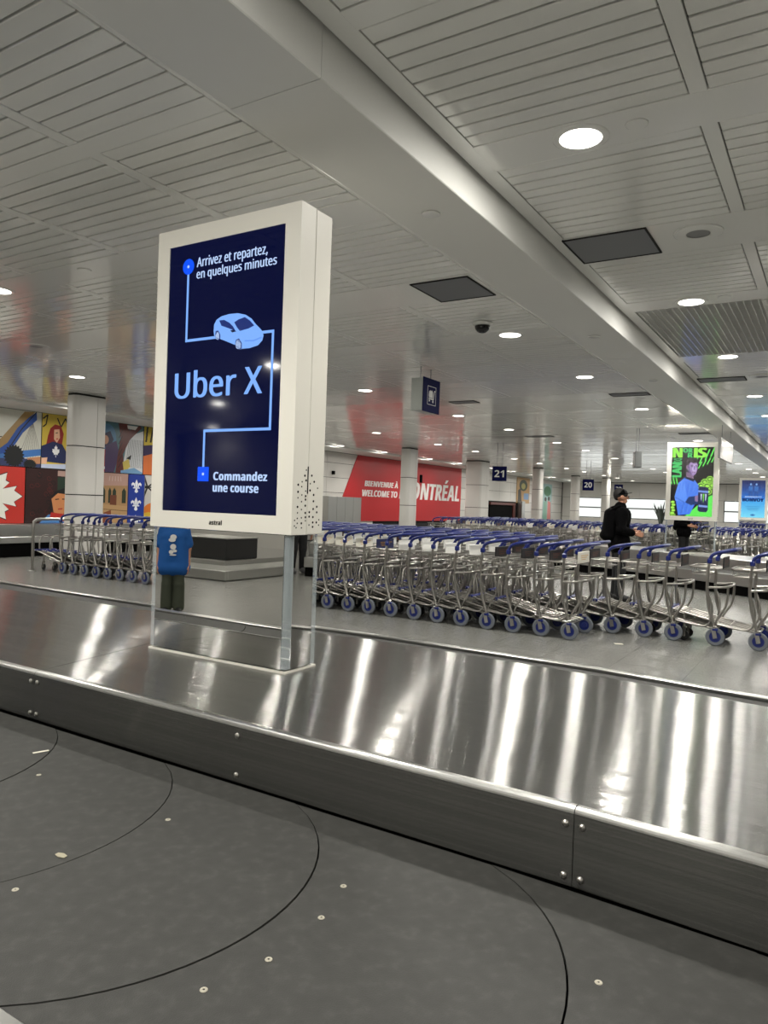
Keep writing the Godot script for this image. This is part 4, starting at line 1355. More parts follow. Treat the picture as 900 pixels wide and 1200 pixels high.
	for y in 350:
		var t := y / 350.0
		var c := Color(0.04, 0.10, 0.32).lerp(Color(0.16, 0.48, 0.85), clampf(t * 2.0, 0, 1)) if t < 0.5 else Color(0.22, 0.62, 0.92).lerp(Color(0.50, 0.88, 0.98), (t - 0.5) * 2)
		p.im.fill_rect(Rect2i(0, y, 200, 1), c)
	for s in [[0.38, 1.0], [0.62, -1.0]]:
		var cx: float = s[0]
		p.disc(cx, 0.11, 0.045, 0.030, Color(0.45, 0.62, 0.85))
		p.poly([[cx - 0.09, 0.16], [cx + 0.09, 0.16], [cx + 0.07, 0.30], [cx - 0.07, 0.30]], Color(0.20, 0.42, 0.72))
		p.poly([[cx - 0.07, 0.29], [cx - 0.01, 0.29], [cx - 0.03, 0.44], [cx - 0.08, 0.44]], Color(0.12, 0.28, 0.55))
		p.poly([[cx + 0.01, 0.29], [cx + 0.07, 0.29], [cx + 0.08, 0.44], [cx + 0.03, 0.44]], Color(0.12, 0.28, 0.55))
	for i in 4: p.line([[0.2 + 0.03 * i, 0.70 + 0.035 * i], [0.8 - 0.03 * i, 0.70 + 0.035 * i]], 0.012, Color(0.10, 0.30, 0.55))
	p.disc(0.5, 0.93, 0.10, 0.025, Color(0.20, 0.45, 0.70))
	pm = pm.duplicate()
	pm.resource_name = "blue_advert"
	pm.emission_texture = p.tex()
	sc = screen_face(o, pm)
	obj("lettering", letters("MARRIOTT", 0.60, 0.055, 0.002), pale, sc, Vector3(-0.30, 1.585, -0.0035))
	obj("lettering", letters("BONVOY", 0.74, 0.13, 0.002, true, 0.0, 0.010), glow("screen_deep", Color(0.05, 0.12, 0.38), 1.0), sc, Vector3(-0.38, 1.43, -0.0035))

# ------------------------------------------------------------------ hanging signs
func cables(o: Node3D, pts: Array, y0: float, y1: float) -> void:
	for q in pts:
		var b := B.new()
		b.tube([Vector3(q[0], y0, q[1]), Vector3(q[0], y1, q[1])], 0.006, 6)
		obj("cable", b, mats.dark_vent, o)

func hanging_signs() -> void:
	# cart pictogram, face to +X
	var o := thing("cart_sign", "hanging dark blue sign with a white luggage cart pictogram", "sign", Vector3(-4.96, 2.76, -9.19))
	var b := B.new()
	b.box(Vector3(-0.10, 0.235, 0), Vector3(0.19, 0.46, 0.485), 0.006)
	obj("sign_box", b, mat("sign_grey", Color(0.70, 0.72, 0.70), 0.4), o)
	b = B.new()
	b.box(Vector3(0.0, 0.235, 0), Vector3(0.012, 0.475, 0.495), 0.002)
	obj("sign_face", b, mats.navy_sign, o)
	b = B.new()
	b.X = Transform3D(Basis(Vector3(0, 0, -1), Vector3(0, 1, 0), Vector3(1, 0, 0)), Vector3(0.0062, 0.235, 0))
	for q in [[0, 0.128, 0.25, 0.007], [0, -0.128, 0.25, 0.007], [-0.122, 0, 0.007, 0.26], [0.122, 0, 0.007, 0.26]]:
		b.box(Vector3(q[0], q[1], 0.001), Vector3(q[2], q[3], 0.002))
	for q in [[[-0.085, 0.0], [-0.075, 0.055], [-0.05, 0.075], [-0.03, 0.06], [0.0, 0.078], [0.03, 0.055], [0.035, -0.03], [-0.075, -0.03]], [[-0.085, -0.055], [0.06, -0.055], [0.06, -0.037], [-0.085, -0.037]], [[0.045, -0.05], [0.062, -0.05], [0.088, 0.075], [0.07, 0.075]], [[0.07, 0.065], [0.105, 0.065], [0.105, 0.08], [0.07, 0.08]], [[-0.08, -0.085], [-0.05, -0.085], [-0.05, -0.06], [-0.08, -0.06]], [[0.025, -0.095], [0.055, -0.095], [0.055, -0.06], [0.025, -0.06]]]:
		var p := PackedVector2Array()
		for w in q: p.push_back(Vector2(w[0], w[1]))
		b.prism(p, 0, 0.002)
	obj("pictogram", b, mats.white_print, o)
	cables(o, [[-0.10, 0.15], [-0.10, -0.15]], 0.46, CL - 2.76 + 0.01)
	# gate numbers
	for s in [["21", -8.67, -20.52, 2.24, "dark blue hanging number sign reading 21"], ["20", -8.43, -28.9, 2.24, "dark blue hanging number sign reading 20 left of the man's cap"], ["20", -9.7, -38.7, 2.41, "dark blue hanging number sign reading 20 behind the man's cap"]]:
		o = thing("number_sign", s[4], "sign", Vector3(s[1], s[3], s[2]), deg_to_rad(12.0), "number signs under the ceiling")
		b = B.new()
		b.box(Vector3(0, 0.22, -0.03), Vector3(0.43, 0.44, 0.06), 0.004)
		obj("sign_box", b, mats.navy_sign, o)
		obj("lettering", letters(s[0], 0.29, 0.21, 0.004), mats.white_print, o, Vector3(-0.145, 0.115, 0.0005))
		cables(o, [[-0.08, -0.03], [0.08, -0.03]], 0.44, CL - s[3] + 0.01)
	# plain grey box and white box
	o = thing("hanging_box", "plain grey box sign hanging on two rods left of the green screen", "sign", Vector3(-4.0, 2.485, -17.55), deg_to_rad(20.0))
	b = B.new()
	b.box(Vector3(0, 0.18, 0), Vector3(0.15, 0.365, 0.42), 0.008)
	obj("sign_box", b, mat("box_grey", Color(0.36, 0.37, 0.37), 0.4), o)
	cables(o, [[-0.03, 0], [0.03, 0]], 0.365, CL - 2.485 + 0.01)
	o = thing("hanging_box", "glossy white panel sign hanging under the beam beside the green screen", "sign", Vector3(-2.11, 2.62, -17.4))
	b = B.new()
	b.box(Vector3(0, 0.215, 0), Vector3(0.05, 0.43, 2.06), 0.006)
	obj("sign_box", b, mat("gloss_white", Color(0.62, 0.62, 0.61), 0.2), o)
	cables(o, [[0, 0.7], [0, -0.7]], 0.43, 3.34 - 2.62)

# ------------------------------------------------------------------ luggage carts: front towards -X, rear axle over the origin
var cart_parts := {}

func bend(pts: Array, n := 3) -> Array:      # rounds a path (Catmull-Rom)
	var out := []
	for i in pts.size() - 1:
		var p0: Vector3 = pts[maxi(i - 1, 0)]
		var p1: Vector3 = pts[i]
		var p2: Vector3 = pts[i + 1]
		var p3: Vector3 = pts[mini(i + 2, pts.size() - 1)]
		for k in n: out.append(p1.cubic_interpolate(p2, p0, p3, float(k) / n))
	out.append(pts[-1])
	return out

func wheel_mesh(r: float, w: float) -> Array:
	var t := B.new()
	t.X = Transform3D(Basis(Vector3(1, 0, 0), Vector3(0, 0, 1), Vector3(0, -1, 0)), Vector3())
	t.lathe([Vector2(r * 0.60, -w * 0.45), Vector2(r * 0.9, -w * 0.5), Vector2(r, -w * 0.3), Vector2(r, w * 0.3), Vector2(r * 0.9, w * 0.5), Vector2(r * 0.60, w * 0.45)], 20)
	var h := B.new()
	h.X = t.X
	h.lathe([Vector2(0, -w * 0.5), Vector2(r * 0.3, -w * 0.5), Vector2(r * 0.34, -w * 0.36), Vector2(r * 0.61, -w * 0.36), Vector2(r * 0.61, w * 0.36), Vector2(r * 0.34, w * 0.36), Vector2(r * 0.3, w * 0.5), Vector2(0, w * 0.5)], 20)
	return [t.mesh(), h.mesh()]

func make_cart() -> void:
	var hw := 0.285
	var c := cart_parts
	for s in [-1, 1]:
		var b := B.new()
		b.tube(bend([Vector3(0.0, 0.17, hw * s), Vector3(-0.03, 0.26, hw * s), Vector3(-0.08, 0.43, hw * s), Vector3(-0.10, 0.62, hw * s), Vector3(-0.10, 0.80, hw * s), Vector3(-0.085, 0.93, hw * s)], 2), 0.0165, 8)
		c["post%d" % s] = b.mesh()
		b = B.new()
		b.tube(bend([Vector3(-0.42, 0.235, (hw - 0.03) * s), Vector3(-0.17, 0.20, (hw - 0.03) * s), Vector3(-0.085, 0.225, (hw - 0.03) * s), Vector3(-0.05, 0.30, (hw - 0.03) * s), Vector3(-0.045, 0.42, (hw - 0.02) * s), Vector3(-0.085, 0.55, hw * s)], 3), 0.012, 6)
		c["bow%d" % s] = b.mesh()
		b = B.new()
		b.tube(bend([Vector3(-0.02, 0.235, (hw - 0.05) * s), Vector3(0.03, 0.33, (hw - 0.04) * s), Vector3(0.095, 0.455, (hw - 0.035) * s), Vector3(0.108, 0.655, (hw - 0.035) * s)], 3), 0.013, 6)
		c["strut%d" % s] = b.mesh()
		b = B.new()
		b.tube([Vector3(0.0, 0.175, 0.225 * s), Vector3(-0.3, 0.225, 0.225 * s), Vector3(-0.93, 0.36, 0.19 * s)], 0.0125, 6)
		c["rail%d" % s] = b.mesh()
		b = B.new()
		b.X = Transform3D(Basis.from_euler(Vector3(0, 0, 0.22)), Vector3(0.0, 0.10, (hw + 0.024) * s))
		b.box(Vector3(0.0, 0.045, 0), Vector3(0.044, 0.125, 0.007), 0.002)
		b.tube([Vector3(0, 0, -0.004), Vector3(0, 0, 0.009) if s > 0 else Vector3(0, 0, -0.009)], 0.011, 8)
		b.X = Transform3D()
		b.box(Vector3(0.0, 0.208, hw * s), Vector3(0.04, 0.02, 0.055), 0.003)
		c["fork%d" % s] = b.mesh()
		b = B.new()
		b.box(Vector3(-0.004, 0.180, (hw + 0.004) * s), Vector3(0.062, 0.036, 0.05), 0.008)
		c["guard%d" % s] = b.mesh()
	var b := B.new()
	var u := [Vector3(-0.085, 0.93, hw), Vector3(-0.072, 0.985, hw), Vector3(-0.03, 1.022, hw), Vector3(0.05, 1.045, hw - 0.005), Vector3(0.13, 1.062, hw - 0.03), Vector3(0.165, 1.068, hw - 0.09)]
	var path := u.duplicate()
	for i in range(u.size() - 1, -1, -1): path.append(Vector3(u[i].x, u[i].y, -u[i].z))
	b.tube(bend(path, 2), 0.019, 8)
	for s in [-1, 1]: b.box(Vector3(-0.085, 0.935, hw * s), Vector3(0.05, 0.055, 0.05), 0.01)
	c.handle = b.mesh()
	b = B.new()
	b.tube(bend([Vector3(-0.10, 0.64, hw), Vector3(0.02, 0.65, hw), Vector3(0.105, 0.66, hw - 0.03), Vector3(0.12, 0.66, 0.0), Vector3(0.105, 0.66, -hw + 0.03), Vector3(0.02, 0.65, -hw), Vector3(-0.10, 0.64, -hw)], 2), 0.014, 6)
	c.crossbar = b.mesh()
	b = B.new()
	b.tube(bend([Vector3(-0.10, 0.86, hw), Vector3(-0.26, 0.86, hw - 0.02), Vector3(-0.30, 0.86, hw - 0.08), Vector3(-0.30, 0.86, -hw + 0.08), Vector3(-0.26, 0.86, -hw + 0.02), Vector3(-0.10, 0.86, -hw)], 2), 0.010, 6)
	b.tube(bend([Vector3(-0.10, 0.78, hw), Vector3(-0.25, 0.78, hw - 0.02), Vector3(-0.285, 0.78, hw - 0.08), Vector3(-0.285, 0.78, -hw + 0.08), Vector3(-0.25, 0.78, -hw + 0.02), Vector3(-0.10, 0.78, -hw)], 2), 0.007, 6)
	for q in [-0.19, -0.06, 0.06, 0.19]: b.tube([Vector3(-0.292, 0.86, q), Vector3(-0.285, 0.78, q), Vector3(-0.10, 0.775, q)], 0.004, 5)
	for i in 5: b.tube([Vector3(-0.29, 0.85, -0.2 + 0.1 * i), Vector3(0.02, 0.85, -0.2 + 0.1 * i)], 0.004, 5)
	b.tube([Vector3(-0.10, 0.85, hw), Vector3(-0.10, 0.85, -hw)], 0.008, 6)
	b.tube([Vector3(0.02, 0.85, hw - 0.03), Vector3(0.02, 0.85, -hw + 0.03)], 0.006, 6)
	for s in [-1, 1]: b.tube([Vector3(-0.10, 0.855, hw * s), Vector3(0.02, 0.85, (hw - 0.03) * s)], 0.006, 6)
	c.basket = b.mesh()
	b = B.new()
	for q in [-0.09, 0.0, 0.09]: b.tube([Vector3(-0.02, 0.185, q), Vector3(-0.3, 0.228, q), Vector3(-0.93, 0.363, q)], 0.009, 5)
	for q in [[0.0, 0.178], [-0.3, 0.222], [-0.56, 0.278], [-0.93, 0.36]]: b.tube([Vector3(q[0], q[1], -0.225), Vector3(q[0], q[1], 0.225)], 0.010, 6)
	b.quad(Vector3(-0.06, 0.182, 0.20), Vector3(-0.06, 0.182, -0.20), Vector3(-0.3, 0.216, -0.20), Vector3(-0.3, 0.216, 0.20), Vector3(0, 1, 0))
	b.quad(Vector3(-0.3, 0.216, 0.20), Vector3(-0.3, 0.216, -0.20), Vector3(-0.91, 0.346, -0.18), Vector3(-0.91, 0.346, 0.18), Vector3(0, 1, 0))
	b.quad(Vector3(-0.06, 0.178, 0.20), Vector3(-0.06, 0.178, -0.20), Vector3(-0.3, 0.212, -0.20), Vector3(-0.3, 0.212, 0.20), Vector3(0, -1, 0))
	b.quad(Vector3(-0.3, 0.212, 0.20), Vector3(-0.3, 0.212, -0.20), Vector3(-0.91, 0.342, -0.18), Vector3(-0.91, 0.342, 0.18), Vector3(0, -1, 0))
	c.bed = b.mesh()
	b = B.new()
	b.tube(bend([Vector3(-0.92, 0.36, -0.13), Vector3(-0.93, 0.50, -0.125), Vector3(-0.93, 0.60, -0.09), Vector3(-0.93, 0.635, 0.0), Vector3(-0.93, 0.60, 0.09), Vector3(-0.93, 0.50, 0.125), Vector3(-0.92, 0.36, 0.13)], 3), 0.014, 8)
	c.hoop = b.mesh()
	b = B.new()
	b.box(Vector3(-0.93, 0.36, 0.0), Vector3(0.06, 0.034, 0.42), 0.01)
	c.bumper = b.mesh()
	b = B.new()
	b.box(Vector3(0.045, 0.915, 0), Vector3(0.012, 0.13, 0.42), 0.003)
	c.board = b.mesh()
	b = B.new()
	for s in [-1, 1]:
		for k in 3: b.box(Vector3(0.045 + 0.0065 * s, 0.935 - 0.022 * k, 0.02 * (k - 1)), Vector3(0.001, 0.006, 0.28 - 0.06 * k))
	c.print = b.mesh()
	var w := wheel_mesh(0.10, 0.034)
	c.tyre = w[0]; c.hub = w[1]
	w = wheel_mesh(0.055, 0.026)
	c.small_tyre = w[0]; c.small_hub = w[1]
	b = B.new()
	b.box(Vector3(0, 0.10, 0.019), Vector3(0.03, 0.11, 0.005), 0.001)
	b.box(Vector3(0, 0.10, -0.019), Vector3(0.03, 0.11, 0.005), 0.001)
	b.box(Vector3(0, 0.15, 0), Vector3(0.045, 0.02, 0.05), 0.004)
	b.tube([Vector3(0, 0.15, 0), Vector3(0, 0.30, 0)], 0.013, 6)
	c.caster_fork = b.mesh()
	# one joined frame for carts too far away to show single tubes
	var st := SurfaceTool.new()
	for k in ["post-1", "post1", "strut-1", "strut1", "rail-1", "rail1", "crossbar", "basket", "bed", "hoop"]: st.append_from(c[k], 0, Transform3D())
	c.far_frame = st.commit()
	st = SurfaceTool.new()
	for s in [-1, 1]: st.append_from(c.tyre, 0, Transform3D(Basis(), Vector3(0, 0.10, 0.285 * s)))
	for s in [-1, 1]: st.append_from(c.small_tyre, 0, Transform3D(Basis(), Vector3(-0.78, 0.055, 0.13 * s)))
	c.far_wheels = st.commit()

func near_cart() -> Node3D:
	var o := Node3D.new()
	var c := cart_parts
	var ch: Material = mats.chrome
	for s in [-1, 1]:
		obj("post", c["post%d" % s], ch, o)
		obj("side_bow", c["bow%d" % s], ch, o)
		obj("strut", c["strut%d" % s], ch, o)
		obj("bed_rail", c["rail%d" % s], ch, o)
		var wh := obj("rear_wheel", c.tyre, mats.tyre_grey, o, Vector3(0, 0.10, 0.285 * s))
		obj("hub", c.hub, mats.blue_plastic, wh)
		obj("axle_plate", c["fork%d" % s], ch, wh, Vector3(0, -0.10, -0.285 * s))
		obj("wheel_guard", c["guard%d" % s], mats.blue_plastic, o)
		wh = obj("front_wheel", c.small_tyre, mats.caster_dark, o, Vector3(-0.78, 0.055, 0.13 * s))
		obj("hub", c.small_hub, mats.caster_dark, wh)
		obj("caster_fork", c.caster_fork, ch, wh, Vector3(0, -0.055, 0))
	obj("handle", c.handle, mats.blue_plastic, o)
	obj("crossbar", c.crossbar, ch, o)
	obj("basket", c.basket, ch, o)
	obj("bed", c.bed, ch, o)
	obj("front_hoop", c.hoop, ch, o)
	obj("bumper", c.bumper, mats.blue_plastic, o)
	return o

func place_cart(proto: Node3D, x: float, z: float, label: String, group: String, board: int) -> Node3D:
	var o := proto.duplicate()
	o.name = numbered("luggage_cart")
	add_child(o)
	o.position = Vector3(x, 0, z + rng.randf_range(-0.012, 0.012))
	o.rotation.y = rng.randf_range(-0.02, 0.02)
	tag(o, label, "luggage cart", group)
	if board > 0:
		var cols := [Color(0.90, 0.90, 0.88), Color(0.05, 0.05, 0.07), Color(0.90, 0.89, 0.84), Color(0.10, 0.14, 0.32)]
		var bd := obj("advert_board", cart_parts.board, mat("board_%d" % board, cols[board - 1], 0.4), o)
		if board >= 2: obj("print", cart_parts.print, mat("board_print_%d" % board, Color(0.45, 0.24, 0.16) if board == 2 else Color(0.82, 0.62, 0.22), 0.5), bd)
	return o

func all_carts() -> void:
	make_cart()
	var near := near_cart()
	var far := Node3D.new()
	obj("frame", cart_parts.far_frame, mats.chrome, far)
	obj("handle", cart_parts.handle, mats.blue_plastic, far)
	obj("wheels", cart_parts.far_wheels, mats.tyre_grey, far)
	# front row, from its right end
	for k in 17:
		var bd := 3 if k == 0 else 2 if k < 4 else 1 if k < 8 else 4 if k == 8 else 3 if k < 13 else 1
		place_cart(near, -2.495 - 0.333 * k, -8.34, "silver luggage cart with blue handle in the front row, %s from its right end" % ORD[k], "nested carts in the front row", bd)
	var xs := [-0.676, -1.103, -1.544, -1.875, -2.229]
	for k in 17: xs.append(-2.60 - 0.333 * k)
	for k in xs.size():
		var lb := "loose silver luggage cart with blue handle, %s from the right edge" % ORD[k] if k < 5 else "silver luggage cart in the second row behind the front row, %s from the right edge" % ORD[k]
		place_cart(near, xs[k], -9.15, lb, "luggage carts in the second row", 2 if k < 9 else 1)
	for k in 17: place_cart(near, -3.55 - 0.34 * k, -9.98, "silver luggage cart in the third row of the near block, %s from its right end" % ORD[k], "luggage carts in the third row", [1, 2, 3][k % 3])
	for k in 16: place_cart(near, -4.3 - 0.34 * k, -10.82, "silver luggage cart in the fourth row of the near block, %s from its right end" % ORD[k], "luggage carts in the fourth row", [2, 1, 3][k % 3])
	# left row before the mural column
	for k in 9: place_cart(near, -11.70 + 0.312 * k, -8.39, "silver luggage cart in the left row before the white column, %s from the rail" % ORD[k], "luggage carts in the left row", 0)
	# distant block
	for r in 6:
		for k in 33:
			var x := -11.2 + 0.345 * k + 0.1 * (r % 2)
			place_cart(far, x, -21.6 - 0.86 * r, "distant luggage cart, %s row of the far block, %s from its left end" % [ORD[r], "%d%s" % [k + 1, "st" if k % 10 == 0 and k != 10 else "nd" if k % 10 == 1 and k != 11 else "rd" if k % 10 == 2 and k != 12 else "th"]], "luggage carts of the far block", [0, 1, 4, 3][(k + r) % 4])
	near.free()
	far.free()
	# barrier hoop at the head of the left row
	var o := thing("cart_barrier", "bent steel tube barrier at the head of the left cart row", "barrier", Vector3(-12.45, 0, -8.02))
	var b := B.new()
	b.tube(bend([Vector3(0, 0.01, 0), Vector3(0, 0.80, 0), Vector3(0, 0.905, -0.03), Vector3(0, 0.94, -0.13), Vector3(0, 0.94, -0.69), Vector3(0, 0.905, -0.79), Vector3(0, 0.80, -0.82), Vector3(0, 0.01, -0.82)], 3), 0.028, 10)
	obj("tube", b, mats.chrome, o)
	for z in [0.0, -0.82]:
		b = B.new()
		b.lathe([Vector2(0, 0.012), Vector2(0.07, 0.012), Vector2(0.075, 0.0)], 20)
		obj("foot_plate", b, mats.steel_plain, o, Vector3(0, 0, z))

# ------------------------------------------------------------------ people
func nets(out: B, bones: Array, k: float, cell: float) -> void:      # bones: [a, b, ra, rb]; smooth union, meshed as surface nets
	var lo := Vector3(1e9, 1e9, 1e9)
	var hi := -lo
	for q in bones:
		for e in 2:
			var r: Vector3 = Vector3.ONE * (q[2 + e] + cell * 3 + k)
			lo = lo.min(q[e] - r); hi = hi.max(q[e] + r)
	var nx := int((hi.x - lo.x) / cell) + 2
	var ny := int((hi.y - lo.y) / cell) + 2
	var nz := int((hi.z - lo.z) / cell) + 2
	var f := PackedFloat32Array()
	f.resize(nx * ny * nz)
	f.fill(1.0)
	for q in bones:
		var a: Vector3 = q[0]
		var ab: Vector3 = q[1] - q[0]
		var l2 := maxf(ab.length_squared(), 1e-9)
		var m: Vector3 = Vector3.ONE * (maxf(q[2], q[3]) + k * 1.2 + cell * 2)
		var p0: Vector3 = ((q[0] as Vector3).min(q[1]) - m - lo) / cell
		var p1: Vector3 = ((q[0] as Vector3).max(q[1]) + m - lo) / cell
		for x in range(maxi(0, int(p0.x)), mini(nx, int(p1.x) + 1)):
			for y in range(maxi(0, int(p0.y)), mini(ny, int(p1.y) + 1)):
				for z in range(maxi(0, int(p0.z)), mini(nz, int(p1.z) + 1)):
					var p := lo + Vector3(x, y, z) * cell - a
					var t := clampf(p.dot(ab) / l2, 0.0, 1.0)
					var d: float = (p - ab * t).length() - lerpf(q[2], q[3], t)
					var id := (x * ny + y) * nz + z
					var o := f[id]
					var h := maxf(k - absf(o - d), 0.0) / k
					f[id] = minf(o, d) - h * h * k * 0.25
	var vid := {}
	var vs := PackedVector3Array()
	var sx := ny * nz
	for x in nx - 1:
		for y in ny - 1:
			for z in nz - 1:
				var i := (x * ny + y) * nz + z
				var c := [f[i], f[i + 1], f[i + nz], f[i + nz + 1], f[i + sx], f[i + sx + 1], f[i + sx + nz], f[i + sx + nz + 1]]
				var neg := 0
				for w in c:
					if w < 0.0: neg += 1
				if neg == 0 or neg == 8: continue
				var s := Vector3()
				var n := 0
				for e in [[0, 1], [2, 3], [4, 5], [6, 7], [0, 2], [1, 3], [4, 6], [5, 7], [0, 4], [1, 5], [2, 6], [3, 7]]:
					var fa: float = c[e[0]]
					var fb: float = c[e[1]]
					if (fa < 0.0) == (fb < 0.0): continue
					var t := fa / (fa - fb)
					var pa := Vector3(e[0] >> 2, (e[0] >> 1) & 1, e[0] & 1)
					var pb := Vector3(e[1] >> 2, (e[1] >> 1) & 1, e[1] & 1)
					s += pa.lerp(pb, t); n += 1
				vid[i] = vs.size()
				vs.push_back(lo + (Vector3(x, y, z) + s / n) * cell)
	var ns := PackedVector3Array()
	ns.resize(vs.size())
	var tris := []
	for i in vid:
		var z: int = i % nz
		var y: int = (i / nz) % ny
		var x: int = i / sx
		for ax in 3:
			var st: int = [sx, nz, 1][ax]
			var o1: int = [nz, 1, sx][ax]
			var o2: int = [1, sx, nz][ax]
			if (f[i] < 0.0) == (f[i + st] < 0.0): continue
			if not (vid.has(i - o1) and vid.has(i - o2) and vid.has(i - o1 - o2)): continue
			var q := [vid[i], vid[i - o1], vid[i - o1 - o2], vid[i - o2]]
			var g := Vector3()
			g[ax] = 1.0 if f[i] < 0.0 else -1.0
			var fn := (vs[q[1]] - vs[q[0]]).cross(vs[q[2]] - vs[q[0]]) + (vs[q[2]] - vs[q[0]]).cross(vs[q[3]] - vs[q[0]])
			if fn.dot(g) < 0.0: fn = -fn
			for w in q: ns[w] += fn
			tris.append([q[0], q[1], q[2]]); tris.append([q[0], q[2], q[3]])
	for t in tris: out.tri(vs[t[0]], vs[t[1]], vs[t[2]], ns[t[0]].normalized(), ns[t[1]].normalized(), ns[t[2]].normalized())

func hand_bones(w: Vector3, d: Vector3, palm: Vector3, thumb: Vector3, curl: float, k := 1.0) -> Array:
	var out := []
	var ln := [0.070, 0.080, 0.074, 0.058]
	for i in 4:
		var off := thumb * (0.030 - 0.020 * i) * k
		var kn := w + d * 0.088 * k + off
		out.append([w + off * 0.5, kn, 0.017 * k, 0.012 * k])
		var p := kn
		var dir := d
		for j in 3:
			dir = (dir + palm * curl * (0.5 + 0.25 * j)).normalized()
			var e: Vector3 = p + dir * ln[i] * k * [0.45, 0.32, 0.23][j]
			out.append([p, e, (0.0095 - 0.001 * j) * k, (0.0085 - 0.001 * j) * k])
			p = e
	var tb := w + d * 0.025 * k + thumb * 0.022 * k
	var t1 := tb + (d * 0.6 + thumb * 0.8).normalized() * 0.042 * k
	var t2 := t1 + (d * 0.85 + thumb * 0.3 + palm * 0.4).normalized() * 0.032 * k
	out.append([tb, t1, 0.014 * k, 0.011 * k]); out.append([t1, t2, 0.0105 * k, 0.009 * k])
	return out

# a standing figure facing +Z; k scales a 1.80 m adult
func figure(o: Node3D, k: float, wrists: Array, elbows: Array, skin: Material) -> Dictionary:
	var V := func(x, y, z): return Vector3(x, y, z) * k
	var L := {}
	var torso := [[V.call(-0.08, 0.96, 0), V.call(0.08, 0.96, 0), 0.125 * k, 0.125 * k], [V.call(0, 1.0, 0.0), V.call(0, 1.32, -0.01), 0.128 * k, 0.135 * k], [V.call(-0.10, 1.33, -0.01), V.call(0.10, 1.33, -0.01), 0.115 * k, 0.115 * k], [V.call(-0.175, 1.435, -0.015), V.call(0.175, 1.435, -0.015), 0.06 * k, 0.06 * k], [V.call(0, 1.46, -0.01), V.call(0, 1.50, -0.005), 0.075 * k, 0.065 * k]]
	var neck := [[V.call(0, 1.46, -0.01), V.call(0, 1.60, 0.015), 0.062 * k, 0.054 * k]]
	var arms := []
	var hands := []
	for s in 2:
		var sg := -1.0 if s == 0 else 1.0
		var sh: Vector3 = V.call(0.185 * sg, 1.425, -0.015)
		arms.append([sh, elbows[s], 0.056 * k, 0.043 * k])
		arms.append([elbows[s], wrists[s][0], 0.042 * k, 0.029 * k])
		hands.append_array(hand_bones(wrists[s][0], wrists[s][1], wrists[s][2], wrists[s][3], wrists[s][4], k))
	var legs := []
	for sg in [-1.0, 1.0]:
		legs.append([V.call(0.095 * sg, 0.94, 0), V.call(0.10 * sg, 0.50, 0.015), 0.092 * k, 0.062 * k])
		legs.append([V.call(0.10 * sg, 0.50, 0.015), V.call(0.105 * sg, 0.10, -0.025), 0.060 * k, 0.042 * k])
	var feet := []
	for sg in [-1.0, 1.0]:
		feet.append([V.call(0.105 * sg, 0.075, -0.045), V.call(0.11 * sg, 0.05, 0.06), 0.046 * k, 0.043 * k])
		feet.append([V.call(0.11 * sg, 0.045, 0.06), V.call(0.125 * sg, 0.036, 0.165), 0.042 * k, 0.033 * k])
	var head := [[V.call(0, 1.715, -0.012), V.call(0, 1.705, 0.012), 0.093 * k, 0.088 * k], [V.call(0, 1.67, 0.035), V.call(0, 1.615, 0.062), 0.066 * k, 0.036 * k], [V.call(0, 1.60, 0.02), V.call(0, 1.52, 0.0), 0.052 * k, 0.054 * k], [V.call(0, 1.695, 0.100), V.call(0, 1.662, 0.122), 0.011 * k, 0.014 * k], [V.call(-0.02, 1.627, 0.090), V.call(0.02, 1.627, 0.090), 0.010 * k, 0.010 * k], [V.call(-0.035, 1.712, 0.082), V.call(0.035, 1.712, 0.082), 0.013 * k, 0.013 * k]]
	for sg in [-1.0, 1.0]: head.append([V.call(0.088 * sg, 1.695, 0.0), V.call(0.090 * sg, 1.66, 0.004), 0.016 * k, 0.011 * k])
	var b := B.new()
	nets(b, torso + neck + arms + legs + feet, 0.03 * k, 0.018 * k)
	nets(b, head, 0.022 * k, 0.007 * k)
	nets(b, hands, 0.008 * k, 0.0045 * k)
	var body := obj("body", b, skin, o)
	b = B.new()
	for sg in [-1.0, 1.0]:
		b.X = Transform3D(Basis(), V.call(0.032 * sg, 1.690, 0.080))
		b.lathe([Vector2(0, -0.010 * k), Vector2(0.009 * k, -0.004 * k), Vector2(0.009 * k, 0.004 * k), Vector2(0, 0.010 * k)], 10)
	obj("eyes", b, mat("eye_dark", Color(0.06, 0.05, 0.05), 0.2), body)
	L.torso = torso; L.arms = arms; L.legs = legs; L.feet = feet
	return L

func cloth(called: String, bones: Array, grow: float, k: float, cell: float, m: Material, o: Node3D) -> MeshInstance3D:
	var q := []
	for e in bones: q.append([e[0], e[1], e[2] + grow, e[3] + grow])
	var b := B.new()
	nets(b, q, k, cell)
	return obj(called, b, m, o)

